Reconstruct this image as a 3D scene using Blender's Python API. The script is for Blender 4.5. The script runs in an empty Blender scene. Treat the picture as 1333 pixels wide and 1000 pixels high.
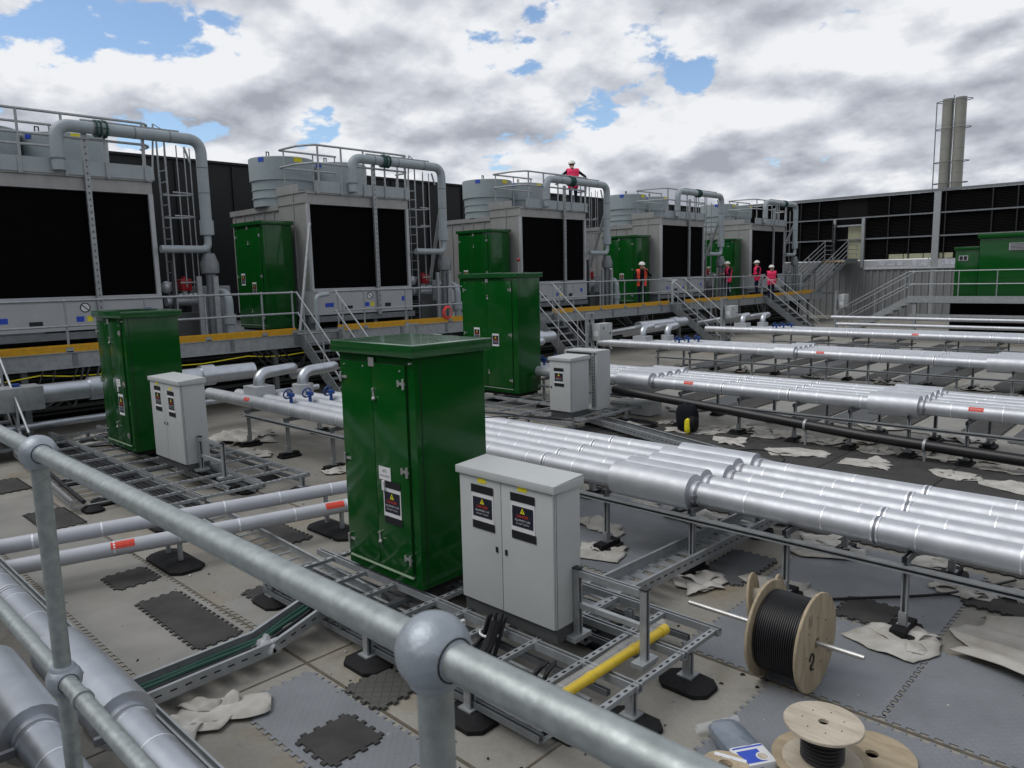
import bpy, bmesh, math, random
from mathutils import Vector, Matrix, noise
random.seed(7)
rad=math.radians
S=bpy.context.scene; COL=S.collection

# ------------------------------------------------------------------ materials
def nodes(name):
    m=bpy.data.materials.new(name); m.use_nodes=True
    nt=m.node_tree; return m,nt,nt.nodes['Principled BSDF']
def mat(name,col,rough=.6,metal=0.,var=.12,scale=6.,coat=0.,spec=.5,bump=0.,bscale=60.,rvar=.0,col2=None,detail=5,stretch=None,alpha=1.,trans=0.):
    m,nt,b=nodes(name); L=nt.links
    tc=nt.nodes.new('ShaderNodeTexCoord'); src=tc.outputs['Object']
    if stretch:
        mp=nt.nodes.new('ShaderNodeMapping'); mp.inputs['Scale'].default_value=stretch
        L.new(src,mp.inputs['Vector']); src=mp.outputs['Vector']
    n=nt.nodes.new('ShaderNodeTexNoise'); n.inputs['Scale'].default_value=scale; n.inputs['Detail'].default_value=detail
    n.inputs['Roughness'].default_value=.6
    L.new(src,n.inputs['Vector'])
    rp=nt.nodes.new('ShaderNodeValToRGB'); rp.color_ramp.elements[0].position=.3; rp.color_ramp.elements[1].position=.72
    c2=col2 or tuple(min(1,c*(1+var)) for c in col)
    c1=tuple(c*(1-var) for c in col) if not col2 else col
    rp.color_ramp.elements[0].color=(*c1,1); rp.color_ramp.elements[1].color=(*c2,1)
    L.new(n.outputs['Fac'],rp.inputs['Fac']); L.new(rp.outputs['Color'],b.inputs['Base Color'])
    b.inputs['Roughness'].default_value=rough; b.inputs['Metallic'].default_value=metal
    b.inputs['Specular IOR Level'].default_value=spec; b.inputs['Coat Weight'].default_value=coat; b.inputs['Coat Roughness'].default_value=.06
    b.inputs['Alpha'].default_value=alpha; b.inputs['Transmission Weight'].default_value=trans
    if rvar:
        mr=nt.nodes.new('ShaderNodeMapRange'); mr.inputs['To Min'].default_value=rough-rvar; mr.inputs['To Max'].default_value=rough+rvar
        n2=nt.nodes.new('ShaderNodeTexNoise'); n2.inputs['Scale'].default_value=scale*2.7; L.new(src,n2.inputs['Vector'])
        L.new(n2.outputs['Fac'],mr.inputs['Value']); L.new(mr.outputs['Result'],b.inputs['Roughness'])
    if bump:
        n3=nt.nodes.new('ShaderNodeTexNoise'); n3.inputs['Scale'].default_value=bscale; n3.inputs['Detail'].default_value=4; L.new(src,n3.inputs['Vector'])
        bp=nt.nodes.new('ShaderNodeBump'); bp.inputs['Strength'].default_value=bump; bp.inputs['Distance'].default_value=.01
        L.new(n3.outputs['Fac'],bp.inputs['Height']); L.new(bp.outputs['Normal'],b.inputs['Normal'])
    return m
GALV=mat('galvanised',(.35,.37,.38),.48,.5,.16,9,rvar=.1)
GALVD=mat('galvanised_dull',(.20,.215,.225),.55,.45,.18,7,rvar=.1)
TUBE=mat('galvanised_tube',(.37,.405,.40),.50,.75,.20,34,rvar=.12,bump=.12,bscale=35,detail=9)
BALL=mat('cast_fitting',(.34,.375,.41),.46,.5,.1,14,bump=.2,bscale=60)
ALU=mat('aluminium_cladding',(.52,.54,.57),.50,.62,.10,5,rvar=.09,bump=.16,bscale=6,detail=8)
ALUM=mat('bright_aluminium_cladding',(.53,.56,.60),.40,.86,.10,5,rvar=.08,bump=.12,bscale=6,detail=8)
ALUB=mat('aluminium_band',(.84,.86,.90),.38,.7,.05,4)
ALUD=mat('aluminium_seam',(.20,.21,.23),.5,.5,.1,4)
PLAST=mat('grey_pipe_jacket',(.47,.485,.52),.5,.1,.05,5)
GREEN=mat('green_paint',(.003,.070,.009),.13,0,.08,1.4,coat=.04,spec=.36,rvar=.04,bump=.24,bscale=1.6,stretch=(.35,.35,2.4))
GREENR=mat('green_roof_paint',(.005,.075,.014),.24,0,.14,3,coat=.5,bump=.02,bscale=3,rvar=.08)
SEAM=mat('dark_gap',(.004,.008,.005),.8)
GREY=mat('grey_powder_coat',(.46,.482,.48),.48,0,.05,2.2,spec=.35,bump=.05,bscale=3,detail=9,rvar=.06)
GREYD=mat('plinth_grey',(.055,.06,.06),.6)
CHROME=mat('bright_steel',(.58,.58,.56),.45,.85,.1,20)
BLACK=mat('black_tape',(.008,.009,.012),.5,0,.1)
RUB=mat('black_rubber',(.011,.011,.012),.75,0,.3,30,spec=.25,bump=.2,bscale=80)
CABLE=mat('black_cable',(.012,.012,.014),.45,0,.2,30)
INTAKE=mat('intake_mesh',(.0025,.0025,.003),.9,0,.2,30,spec=.05)
VOID=mat('void_shade',(.010,.010,.011),.9,0,.2,3,spec=.1)  # near-black colour painted as shade, below the deck and plant rooms
CASE=mat('casing_steel',(.34,.337,.33),.5,.4,.10,5,rvar=.08,stretch=(1,1,.25))
PALE=mat('pale_panel',(.43,.445,.46),.5,.25,.06,3)
FRP=mat('grey_fibreglass',(.32,.37,.385),.5,0,.06,2.5,spec=.4)
TOE=mat('toe_board_grey',(.34,.385,.405),.5,.2,.07,4)
YEL=mat('yellow_paint',(.62,.33,.015),.5,0,.14,14,spec=.4)
WHITE=mat('white_paper',(.68,.69,.70),.6,0,.03)
NAVY=mat('notice_navy',(.012,.014,.028),.35,0,.15,20)
BLUE=mat('blue_sticker',(.02,.07,.48),.4)
BLUEV=mat('blue_handwheel_paint',(.008,.05,.22),.4,0,.1)
YELS=mat('yellow_sticker',(.75,.66,.02),.5)
REDS=mat('red_sticker',(.68,.06,.03),.5,0,.1,30)
RED=mat('red_enamel',(.35,.012,.016),.4)
DWALL=mat('dark_cladding',(.011,.0115,.013),.5,.1,.12,1.5,spec=.35,stretch=(1,1,.2))
LOUV=mat('dark_louvre',(.0035,.0035,.004),.7,0,.25,3,spec=.2)
PWALL=mat('grey_cladding',(.19,.197,.20),.55,.15,.07,2)
BAND=mat('reflective_band',(.55,.57,.62),.35,.3,.35,5,detail=8)
STONE=mat('flue_cladding',(.26,.26,.225),.5,.15,.06,3)
FELT=mat('felt_fleece',(.34,.32,.28),.95,0,.18,4,col2=(.54,.53,.50),spec=.1,bump=.4,bscale=40)
FELTD=mat('brown_wet_fleece',(.17,.13,.09),.9,0,.3,9,bump=.4,bscale=40)
PLY=mat('plywood',(.27,.215,.14),.8,0,.13,3.5,stretch=(1,4,1),bump=.2,col2=(.47,.39,.27),detail=9)
PLYP=mat('pale_plywood',(.36,.31,.235),.8,0,.10,3.5,stretch=(1,4,1),bump=.2,col2=(.56,.50,.40),detail=9)
MATD=mat('dark_mat',(.036,.036,.036),.85,0,.18,3,col2=(.068,.066,.062),detail=9,bump=.5,bscale=55,spec=.25)
MATM=mat('slate_mat',(.085,.09,.095),.8,0,.15,5,bump=.4,bscale=55,spec=.3)
YTUBE=mat('yellow_plastic',(.66,.47,.03),.45,0,.08,12)
CLEAR=mat('clear_plastic',(.80,.82,.85),.2,0,.02,alpha=.22,bump=.5,bscale=25)
GRN2=mat('green_flange',(.010,.065,.052),.45)
DGREEN=mat('green_cable',(.01,.06,.04),.5)
IVORY=mat('ivory_panel',(.36,.36,.24),.6)
SKIN=mat('skin',(.48,.27,.19),.55)
DARKC=mat('dark_clothing',(.010,.011,.016),.9,0,.2,20,spec=.15)
NAVYC=mat('navy_trousers',(.012,.017,.032),.9,0,.2,20,spec=.15)
PINK=mat('pink_hi_vis',(.88,.03,.13),.7,0,.08,8)
ORNG=mat('orange_hi_vis',(.85,.09,.05),.7,0,.08,8)
REFL=mat('reflective_tape',(.62,.58,.55),.4)
HELM=mat('white_helmet',(.74,.73,.68),.35)
SPOUT=mat('dark_paint_marks',(.02,.018,.015),.8)
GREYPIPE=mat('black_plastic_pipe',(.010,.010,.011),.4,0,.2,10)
TRIM=mat('dark_mullion',(.018,.019,.02),.5,.3)

GREENS=mat('streaked_green_paint',(.0025,.060,.0075),.2,0,.1,1.6,coat=.04,spec=.34,rvar=.08,bump=.10,bscale=2.2)
def streaks(m):      # chalky rubbed patches on the doors
    nt=m.node_tree; b=nt.nodes['Principled BSDF']; L=nt.links; src=b.inputs['Base Color'].links[0].from_socket
    tc=nt.nodes.new('ShaderNodeTexCoord'); mp=nt.nodes.new('ShaderNodeMapping'); mp.inputs['Rotation'].default_value=(0,rad(38),0); mp.inputs['Scale'].default_value=(4.5,1,1.1); L.new(tc.outputs['Object'],mp.inputs['Vector'])
    n=nt.nodes.new('ShaderNodeTexNoise'); n.inputs['Scale'].default_value=1.3; n.inputs['Detail'].default_value=7; n.inputs['Roughness'].default_value=.65; L.new(mp.outputs[0],n.inputs['Vector'])
    r=nt.nodes.new('ShaderNodeMapRange'); r.inputs['From Min'].default_value=.54; r.inputs['From Max'].default_value=.74; r.inputs['To Max'].default_value=.28; L.new(n.outputs['Fac'],r.inputs['Value'])
    x=nt.nodes.new('ShaderNodeMix'); x.data_type='RGBA'; L.new(r.outputs[0],x.inputs[0]); L.new(src,x.inputs[6]); x.inputs[7].default_value=(.22,.33,.23,1); L.new(x.outputs[2],b.inputs['Base Color'])
streaks(GREENS)
def diamond_mat(name,col,scale,amt):
    m=mat(name,tuple(c*.80 for c in col),.6,0,.12,1.6,spec=.35,col2=tuple(c*1.12 for c in col),detail=9); nt=m.node_tree; b=nt.nodes['Principled BSDF']; L=nt.links
    tc=nt.nodes.new('ShaderNodeTexCoord'); mp=nt.nodes.new('ShaderNodeMapping'); mp.inputs['Rotation'].default_value=(0,0,rad(45)); mp.inputs['Scale'].default_value=(scale,)*3
    ch=nt.nodes.new('ShaderNodeTexBrick'); ch.inputs['Mortar Size'].default_value=.09; ch.inputs['Mortar Smooth'].default_value=.5; ch.offset=0; ch.inputs['Brick Width'].default_value=1; ch.inputs['Row Height'].default_value=1; ch.inputs['Scale'].default_value=1
    L.new(tc.outputs['Object'],mp.inputs['Vector']); L.new(mp.outputs['Vector'],ch.inputs['Vector'])
    bp=nt.nodes.new('ShaderNodeBump'); bp.inputs['Strength'].default_value=amt; bp.inputs['Distance'].default_value=.008; bp.invert=True
    L.new(ch.outputs['Fac'],bp.inputs['Height']); L.new(bp.outputs['Normal'],b.inputs['Normal'])
    return m
MATL=diamond_mat('pale_mat',(.25,.243,.222),26,.3)
MATB=diamond_mat('pale_blue_mat',(.20,.213,.228),22,.45)
MATQ=diamond_mat('quilted_mat',(.085,.085,.078),15,.9)

def roof_material():
    m,nt,b=nodes('roof_membrane'); L=nt.links; N=nt.nodes.new
    tc=N('ShaderNodeTexCoord')
    def nz(sc,det=6,ro=.6,dist=0):
        n=N('ShaderNodeTexNoise'); n.inputs['Scale'].default_value=sc; n.inputs['Detail'].default_value=det; n.inputs['Roughness'].default_value=ro; n.inputs['Distortion'].default_value=dist
        L.new(tc.outputs['Object'],n.inputs['Vector']); return n.outputs['Fac']
    def ramp(f,stops):
        r=N('ShaderNodeValToRGB'); L.new(f,r.inputs['Fac']); e=r.color_ramp.elements
        e[0].position,e[0].color=stops[0][0],(*stops[0][1],1); e[1].position,e[1].color=stops[1][0],(*stops[1][1],1)
        for p,c in stops[2:]:
            x=e.new(p); x.color=(*c,1)
        return r.outputs['Color']
    def mix(f,a,bb,mode='MIX'):
        x=N('ShaderNodeMix'); x.data_type='RGBA'; x.blend_type=mode
        if isinstance(f,float): x.inputs[0].default_value=f
        else: L.new(f,x.inputs[0])
        L.new(a,x.inputs[6]); L.new(bb,x.inputs[7]); return x.outputs[2]
    base=ramp(nz(.55,8),[(.28,(.195,.186,.162)),(.72,(.315,.30,.264))])
    fine=ramp(nz(24,4),[(.2,(.86,.86,.86)),(.8,(1.08,1.08,1.08))])
    c=mix(1.,base,fine,'MULTIPLY')
    rust=ramp(nz(.50,8,.68,.6),[(.53,(0,0,0)),(.70,(1,1,1))])
    tint=ramp(nz(5,5),[(.2,(.16,.115,.06)),(.8,(.24,.19,.11))])
    g=N('ShaderNodeMath'); g.operation='MULTIPLY'; g.inputs[1].default_value=.75; L.new(rust,g.inputs[0])
    c=mix(g.outputs[0],c,tint)
    wet=ramp(nz(.9,8,.68,.4),[(.55,(1,1,1)),(.70,(.60,.61,.62))])
    c=mix(1.,c,wet,'MULTIPLY')
    L.new(c,b.inputs['Base Color']); b.inputs['Roughness'].default_value=.62; b.inputs['Specular IOR Level'].default_value=.35
    rr=N('ShaderNodeMapRange'); rr.inputs['To Min'].default_value=.45; rr.inputs['To Max'].default_value=.8; L.new(nz(1.3,5),rr.inputs['Value']); L.new(rr.outputs[0],b.inputs['Roughness'])
    bp=N('ShaderNodeBump'); bp.inputs['Strength'].default_value=.15; bp.inputs['Distance'].default_value=.01; L.new(nz(30,4),bp.inputs['Height']); L.new(bp.outputs[0],b.inputs['Normal'])
    return m
ROOF=roof_material()

# ------------------------------------------------------------------ mesh builder
class MB:
    def __init__(s,o=(0,0,0)):
        s.v=[];s.f=[];s.m=[];s.c=0;s.o=Vector(o)
    def mi(s,i): s.c=i; return s
    def add(s,vs,fs):
        n=len(s.v); s.v+=[Vector(v) for v in vs]
        for f in fs: s.f.append([i+n for i in f]); s.m.append(s.c)
        return s
    def box(s,x0,y0,z0,x1,y1,z1):
        x0,x1=sorted((x0,x1));y0,y1=sorted((y0,y1));z0,z1=sorted((z0,z1))
        return s.add([(x0,y0,z0),(x1,y0,z0),(x1,y1,z0),(x0,y1,z0),(x0,y0,z1),(x1,y0,z1),(x1,y1,z1),(x0,y1,z1)],
            [(3,2,1,0),(4,5,6,7),(0,1,5,4),(1,2,6,5),(2,3,7,6),(3,0,4,7)])
    def bbox(s,x0,y0,z0,x1,y1,z1,b=.01):      # box with chamfered edges
        x0,x1=sorted((x0,x1));y0,y1=sorted((y0,y1));z0,z1=sorted((z0,z1))
        bm=bmesh.new(); bmesh.ops.create_cube(bm,size=1)
        for v in bm.verts: v.co=Vector(((x0+x1)/2+v.co.x*(x1-x0),(y0+y1)/2+v.co.y*(y1-y0),(z0+z1)/2+v.co.z*(z1-z0)))
        bmesh.ops.bevel(bm,geom=bm.edges[:],offset=b,segments=2,affect='EDGES',profile=.6)
        bm.verts.ensure_lookup_table(); vs=[v.co.copy() for v in bm.verts]; fs=[[v.index for v in f.verts] for f in bm.faces]
        bm.free(); return s.add(vs,fs)
    def bar(s,p,q,w,h=None,up=(0,0,1)):
        p=Vector(p);q=Vector(q);h=h or w; d=(q-p).normalized(); u=Vector(up)
        if abs(d.dot(u))>.98: u=Vector((0,1,0))
        r=d.cross(u).normalized(); u=r.cross(d)
        a=r*w/2;b=u*h/2
        return s.add([p-a-b,p+a-b,p+a+b,p-a+b,q-a-b,q+a-b,q+a+b,q-a+b],[(3,2,1,0),(4,5,6,7),(0,1,5,4),(1,2,6,5),(2,3,7,6),(3,0,4,7)])
    def chan(s,p,q,w=.041,h=.041,up=(0,0,1),t=.004):   # strut channel: open side along up
        p=Vector(p);q=Vector(q); d=(q-p).normalized(); u=Vector(up)
        if abs(d.dot(u))>.98: u=Vector((0,-1,0))
        r=d.cross(u).normalized(); u=r.cross(d)
        pr=[(-w/2,-h/2),(w/2,-h/2),(w/2,h/2),(w/4,h/2),(w/4,h/2-.012),(w/2-t,h/2-.012),(w/2-t,-h/2+t),(-w/2+t,-h/2+t),(-w/2+t,h/2-.012),(-w/4,h/2-.012),(-w/4,h/2),(-w/2,h/2)]
        n=len(pr); vs=[p+r*a+u*b for a,b in pr]+[q+r*a+u*b for a,b in pr]
        fs=[(i,(i+1)%n,(i+1)%n+n,i+n) for i in range(n)]+[tuple(range(n-1,-1,-1)),tuple(range(n,2*n))]
        return s.add(vs,fs)
    def tube(s,pts,r,n=10,closed=False,caps=True):
        pts=[Vector(p) for p in pts]; R=r if isinstance(r,(list,tuple)) else [r]*len(pts)
        k=len(pts); T=[]
        for i in range(k):
            a=pts[i-1] if (i or closed) else pts[i]; b=pts[(i+1)%k] if (i<k-1 or closed) else pts[i]
            t=(b-a); T.append(t.normalized() if t.length>1e-9 else Vector((0,0,1)))
        u=Vector((0,0,1)) if abs(T[0].z)<.9 else Vector((1,0,0))
        u=(u-T[0]*u.dot(T[0])).normalized(); vs=[]
        for i in range(k):
            u=(u-T[i]*u.dot(T[i])).normalized(); w=T[i].cross(u)
            for j in range(n):
                a=2*math.pi*j/n; vs.append(pts[i]+(u*math.cos(a)+w*math.sin(a))*R[i])
        fs=[]
        for i in range(k if closed else k-1):
            i2=(i+1)%k
            for j in range(n):
                j2=(j+1)%n; fs.append((i*n+j,i*n+j2,i2*n+j2,i2*n+j))
        if caps and not closed: fs.append(tuple(range(n-1,-1,-1))); fs.append(tuple(range((k-1)*n,k*n)))
        return s.add(vs,fs)
    def cyl(s,p,q,r,r2=None,n=16): return s.tube([p,q],[r,r if r2 is None else r2],n)
    def lathe(s,p,ax,prof,n=24):   # prof: (distance along axis, radius)
        p=Vector(p);ax=Vector(ax).normalized(); return s.tube2(p,ax,prof,n)
    def tube2(s,p,ax,prof,n):
        u=Vector((0,0,1)) if abs(ax.z)<.9 else Vector((1,0,0)); u=(u-ax*u.dot(ax)).normalized(); w=ax.cross(u); vs=[]
        for t,r in prof:
            for j in range(n):
                a=2*math.pi*j/n; vs.append(p+ax*t+(u*math.cos(a)+w*math.sin(a))*r)
        fs=[(i*n+j,i*n+(j+1)%n,(i+1)*n+(j+1)%n,(i+1)*n+j) for i in range(len(prof)-1) for j in range(n)]
        k=len(prof); fs+= [tuple(range(n-1,-1,-1)),tuple(range((k-1)*n,k*n))]
        return s.add(vs,fs)
    def sph(s,c,r,n=12,sc=(1,1,1)):
        c=Vector(c); k=n//2; vs=[];fs=[]
        for i in range(k+1):
            a=math.pi*(i/k-.5)
            a=max(min(a,math.pi/2-.02),-math.pi/2+.02)
            for j in range(n):
                b=2*math.pi*j/n; vs.append(c+Vector((math.cos(a)*math.cos(b)*sc[0],math.cos(a)*math.sin(b)*sc[1],math.sin(a)*sc[2]))*r)
        fs=[(i*n+j,i*n+(j+1)%n,(i+1)*n+(j+1)%n,(i+1)*n+j) for i in range(k) for j in range(n)]+[tuple(range(n-1,-1,-1)),tuple(range(k*n,(k+1)*n))]
        return s.add(vs,fs)
    def prism(s,poly,z0,z1):
        n=len(poly); vs=[(x,y,z0) for x,y in poly]+[(x,y,z1) for x,y in poly]
        return s.add(vs,[tuple(range(n-1,-1,-1)),tuple(range(n,2*n))]+[(i,(i+1)%n,(i+1)%n+n,i+n) for i in range(n)])
    def quad(s,a,b,c,d): return s.add([a,b,c,d],[(0,1,2,3)])
    def fan(s,poly): return s.add(poly,[tuple(range(len(poly)))])
    def text(s,t,size,at,u=(1,0,0),v=(0,0,1)):
        cu=bpy.data.curves.new('t','FONT'); cu.body=t; cu.size=size; cu.align_x='CENTER'; cu.align_y='CENTER'; cu.resolution_u=2
        o=bpy.data.objects.new('t',cu); COL.objects.link(o); dg=bpy.context.evaluated_depsgraph_get()
        me=bpy.data.meshes.new_from_object(o.evaluated_get(dg)); at=Vector(at);u=Vector(u);v=Vector(v)
        s.add([at+u*p.co.x+v*p.co.y for p in me.vertices],[list(f.vertices) for f in me.polygons])
        bpy.data.objects.remove(o); bpy.data.curves.remove(cu); bpy.data.meshes.remove(me); return s
    def done(s,name,mats,parent=None,smooth=35,label=None):
        me=bpy.data.meshes.new(name); me.from_pydata([v-s.o for v in s.v],[],s.f)
        for m in (mats if isinstance(mats,(list,tuple)) else [mats]): me.materials.append(m)
        me.polygons.foreach_set('material_index',s.m)
        if smooth:
            me.polygons.foreach_set('use_smooth',[True]*len(me.polygons)); me.set_sharp_from_angle(angle=rad(smooth))
        me.update(); o=bpy.data.objects.new(name,me); COL.objects.link(o)
        if parent: o.parent=parent
        else: o.location=s.o
        if label: o['label']=label
        return o
def tag(o,label,cat,group=None):
    o['label']=label;o['category']=cat
    if group: o['group']=group
    return o
def struct(o): o['kind']='structure'; return o
def thing(name,label,cat,loc,group=None,rz=0):
    o=bpy.data.objects.new(name,None); o.empty_display_size=.2; COL.objects.link(o); o.location=loc; o.rotation_euler=(0,0,rz)
    return tag(o,label,cat,group)
def dup(root,loc,label,rz=None,group=None):
    r=root.copy(); COL.objects.link(r); r.location=loc
    if rz is not None: r.rotation_euler=(0,0,rz)
    r['label']=label
    if group: r['group']=group
    for ch in list(root.children):
        c=ch.copy(); COL.objects.link(c); c.parent=r
        for g in list(ch.children):
            d=g.copy(); COL.objects.link(d); d.parent=c
    return r
def arc(c,r,a0,a1,u,v,n=8):
    c=Vector(c);u=Vector(u);v=Vector(v)
    return [c+u*(r*math.cos(a0+(a1-a0)*i/n))+v*(r*math.sin(a0+(a1-a0)*i/n)) for i in range(n+1)]
def rounded(pts,r,n=6):
    pts=[Vector(p) for p in pts]; out=[pts[0]]
    for i in range(1,len(pts)-1):
        a,b,c=pts[i-1],pts[i],pts[i+1]; d1=(a-b).normalized(); d2=(c-b).normalized()
        k=min(r,(a-b).length*.49,(c-b).length*.49); p,q=b+d1*k,b+d2*k
        for j in range(n+1):
            t=j/n; out.append(p*(1-t)**2+b*2*t*(1-t)+q*t*t)
    out.append(pts[-1]); return out
ORD=['first','second','third','fourth','fifth','sixth','seventh','eighth','ninth','tenth','eleventh','twelfth','thirteenth','fourteenth','fifteenth','sixteenth','seventeenth','eighteenth','nineteenth','twentieth']
GAPS=[((-.937,.268,.225),6,.18),((-.922,.33,.204),5,.17),((-.893,.382,.237),6,.21),((-.87,.42,.259),4,.16),((-.688,.673,.272),2.6,.19),((-.66,.70,.265),2.4,.12),((-.492,.833,.252),3.0,.19),((-.53,.80,.27),3.0,.16),((-.83,.526,.185),2.6,.22),((-.414,.898,.151),3.4,.17),((-.356,.926,.129),3.6,.19),((-.627,.711,.33),2.5,.12)]
# ------------------------------------------------------------------ camera
cam=bpy.data.cameras.new('camera'); co=bpy.data.objects.new('camera',cam); COL.objects.link(co)
f=Vector((-.685954,.713367,-.143264)); yaw=.765818893; roll=-.0227059
rt=Vector((math.cos(yaw),math.sin(yaw),0)); f=Vector((-math.sin(yaw)*math.cos(.143757803),math.cos(yaw)*math.cos(.143757803),-math.sin(.143757803)))
up=rt.cross(f); r2=rt*math.cos(roll)+up*math.sin(roll); u2=up*math.cos(roll)-rt*math.sin(roll)
EYE=3.05
mw=Matrix((( r2.x,u2.x,-f.x,0),(r2.y,u2.y,-f.y,0),(r2.z,u2.z,-f.z,EYE),(0,0,0,1))); co.matrix_world=mw
cam.sensor_width=36; cam.lens=36*977.35/1333; cam.clip_start=.05; cam.clip_end=2000; cam.dof.use_dof=True; cam.dof.focus_distance=11; cam.dof.aperture_fstop=9
S.camera=co
# ------------------------------------------------------------------ light: bright broken cloud, sun veiled
SUN_EL,SUN_AZ=rad(58),rad(215)       # azimuth clockwise from +Y
W=bpy.data.worlds.new('World'); S.world=W; W.use_nodes=True; nt=W.node_tree; L=nt.links; N=nt.nodes.new
for n in list(nt.nodes): nt.nodes.remove(n)
out=N('ShaderNodeOutputWorld'); sky=N('ShaderNodeTexSky'); sky.sky_type='NISHITA'; sky.sun_disc=False; sky.sun_elevation=SUN_EL; sky.sun_rotation=SUN_AZ
sky.air_density=1.0; sky.dust_density=.3; sky.ozone_density=2.5
bg=N('ShaderNodeBackground'); bg.inputs['Strength'].default_value=.14; L.new(sky.outputs[0],bg.inputs['Color'])
tc=N('ShaderNodeTexCoord'); sep=N('ShaderNodeSeparateXYZ'); L.new(tc.outputs['Generated'],sep.inputs[0])
def math_(op,a,b=None,c=None):
    m=N('ShaderNodeMath'); m.operation=op
    for i,x in enumerate((a,b,c)):
        if x is None: continue
        if isinstance(x,(int,float)): m.inputs[i].default_value=x
        else: L.new(x,m.inputs[i])
    return m.outputs[0]
def smooth(x,a,b,lo=0,hi=1):
    m=N('ShaderNodeMapRange'); m.interpolation_type='SMOOTHSTEP'; L.new(x,m.inputs['Value'])
    for k,v in (('From Min',a),('From Max',b),('To Min',lo),('To Max',hi)): m.inputs[k].default_value=v
    return m.outputs[0]
zz=math_('ADD',math_('MAXIMUM',sep.outputs['Z'],0.),.34)
cmb=N('ShaderNodeCombineXYZ'); L.new(math_('DIVIDE',sep.outputs['X'],zz),cmb.inputs[0]); L.new(math_('DIVIDE',sep.outputs['Y'],zz),cmb.inputs[1])
def fbm(sc,off,det=9,ro=.56,dist=.0,k=1.):
    mp=N('ShaderNodeMapping'); mp.inputs['Scale'].default_value=(k,k,1); L.new(cmb.outputs[0],mp.inputs['Vector'])
    ad=N('ShaderNodeVectorMath'); ad.operation='ADD'; ad.inputs[1].default_value=off; L.new(mp.outputs[0],ad.inputs[0])
    n=N('ShaderNodeTexNoise'); n.inputs['Scale'].default_value=sc; n.inputs['Detail'].default_value=det; n.inputs['Roughness'].default_value=ro; n.inputs['Distortion'].default_value=dist
    L.new(ad.outputs[0],n.inputs['Vector']); return n.outputs['Fac']
OFF=(3.1,8.4,0)
SC=3.1
big=fbm(SC,OFF,10,.55); upb=fbm(SC,OFF,7,.5,0,.945); upw=fbm(SC*.55,(7,2,4),4,.5,0,.88); bw=fbm(SC*.55,(7,2,4),4,.5)
det=fbm(7.5,(1.2,5.,2),10,.60)
def gap(d,r):
    d=Vector(d).normalized(); dp=N('ShaderNodeVectorMath'); dp.operation='DOT_PRODUCT'; dp.inputs[1].default_value=d; L.new(tc.outputs['Generated'],dp.inputs[0])
    return smooth(dp.outputs['Value'],math.cos(rad(r)),1.)
gaps=None
for d,r,k in GAPS:
    g=math_('MULTIPLY',gap(d,r),k); gaps=g if gaps is None else math_('MAXIMUM',gaps,g)
dens=math_('SUBTRACT',math_('ADD',math_('MULTIPLY_ADD',det,.40,math_('MULTIPLY',big,1.25)),-.125),gaps)
dens=math_('ADD',dens,smooth(sep.outputs['Z'],.16,.03,0.,.22)); cover=smooth(dens,.485,.545)
lit=math_('ADD',math_('MULTIPLY',math_('SUBTRACT',big,upb),4.4),math_('MULTIPLY',math_('SUBTRACT',bw,upw),1.5))
thick=smooth(math_('MULTIPLY_ADD',bw,.7,dens),.82,1.22)
shade=math_('ADD',math_('SUBTRACT',math_('ADD',lit,.97),math_('MULTIPLY',thick,.42)),math_('MULTIPLY_ADD',det,.40,-.20))
shade=math_('SUBTRACT',shade,smooth(sep.outputs['Z'],.36,.75,0.,.22))
cr=N('ShaderNodeValToRGB'); L.new(shade,cr.inputs['Fac']); e=cr.color_ramp.elements
e[0].position=.15; e[0].color=(.34,.36,.41,1); e[1].position=1.0; e[1].color=(.80,.815,.84,1)
x=e.new(.58); x.color=(.54,.565,.625,1)
bc=N('ShaderNodeBackground'); bc.inputs['Strength'].default_value=1.0; L.new(cr.outputs[0],bc.inputs['Color'])
mx=N('ShaderNodeMixShader'); L.new(cover,mx.inputs[0]); L.new(bg.outputs[0],mx.inputs[1]); L.new(bc.outputs[0],mx.inputs[2]); L.new(mx.outputs[0],out.inputs[0])
sl=bpy.data.lights.new('sun','SUN'); sl.energy=1.4; sl.angle=rad(38); sl.color=(1,.97,.93); so=bpy.data.objects.new('sun',sl); COL.objects.link(so)
sd=Vector((math.sin(SUN_AZ)*math.cos(SUN_EL),math.cos(SUN_AZ)*math.cos(SUN_EL),math.sin(SUN_EL))); so.rotation_euler=(-sd).to_track_quat('-Z','Y').to_euler(); so.location=(0,0,30)
S.view_settings.view_transform='Standard'; S.view_settings.look='None'; S.view_settings.exposure=.12; S.view_settings.gamma=1
# ------------------------------------------------------------------ ground
b=MB(); b.quad((-300,-300,0),(300,-300,0),(300,300,0),(-300,300,0)); struct(b.done('roof_deck',ROOF,smooth=0))
b=MB()
for y in (2.9,5.08,0.7,9.6,15.4):     # membrane joints
    b.box(-13.5,y-.012,-.01,3,y+.012,.005)
for x in (-11.2,-8.9,-5.15,-2.95,-.7): b.box(x-.008,.7,-.01,x+.008,5.08,.0045)
struct(b.done('roof_membrane_joint',mat('joint_mastic',(.10,.085,.06),.8,0,.3,9)))
# plant deck carrying the towers
b=MB(); b.box(-27,-12,1.56,-17.24,46,1.665); struct(b.done('plant_deck',GALVD))
b=MB(); b.box(-27.2,-12,-.05,-19.4,46,1.55); struct(b.done('under_deck_shade',VOID))  # dark block stands in for the shade of the open space below
# platform the photographer stands on
b=MB(); b.box(-9,-3,1.40,4,.40,1.47); struct(b.done('viewing_platform',GALVD))

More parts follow.
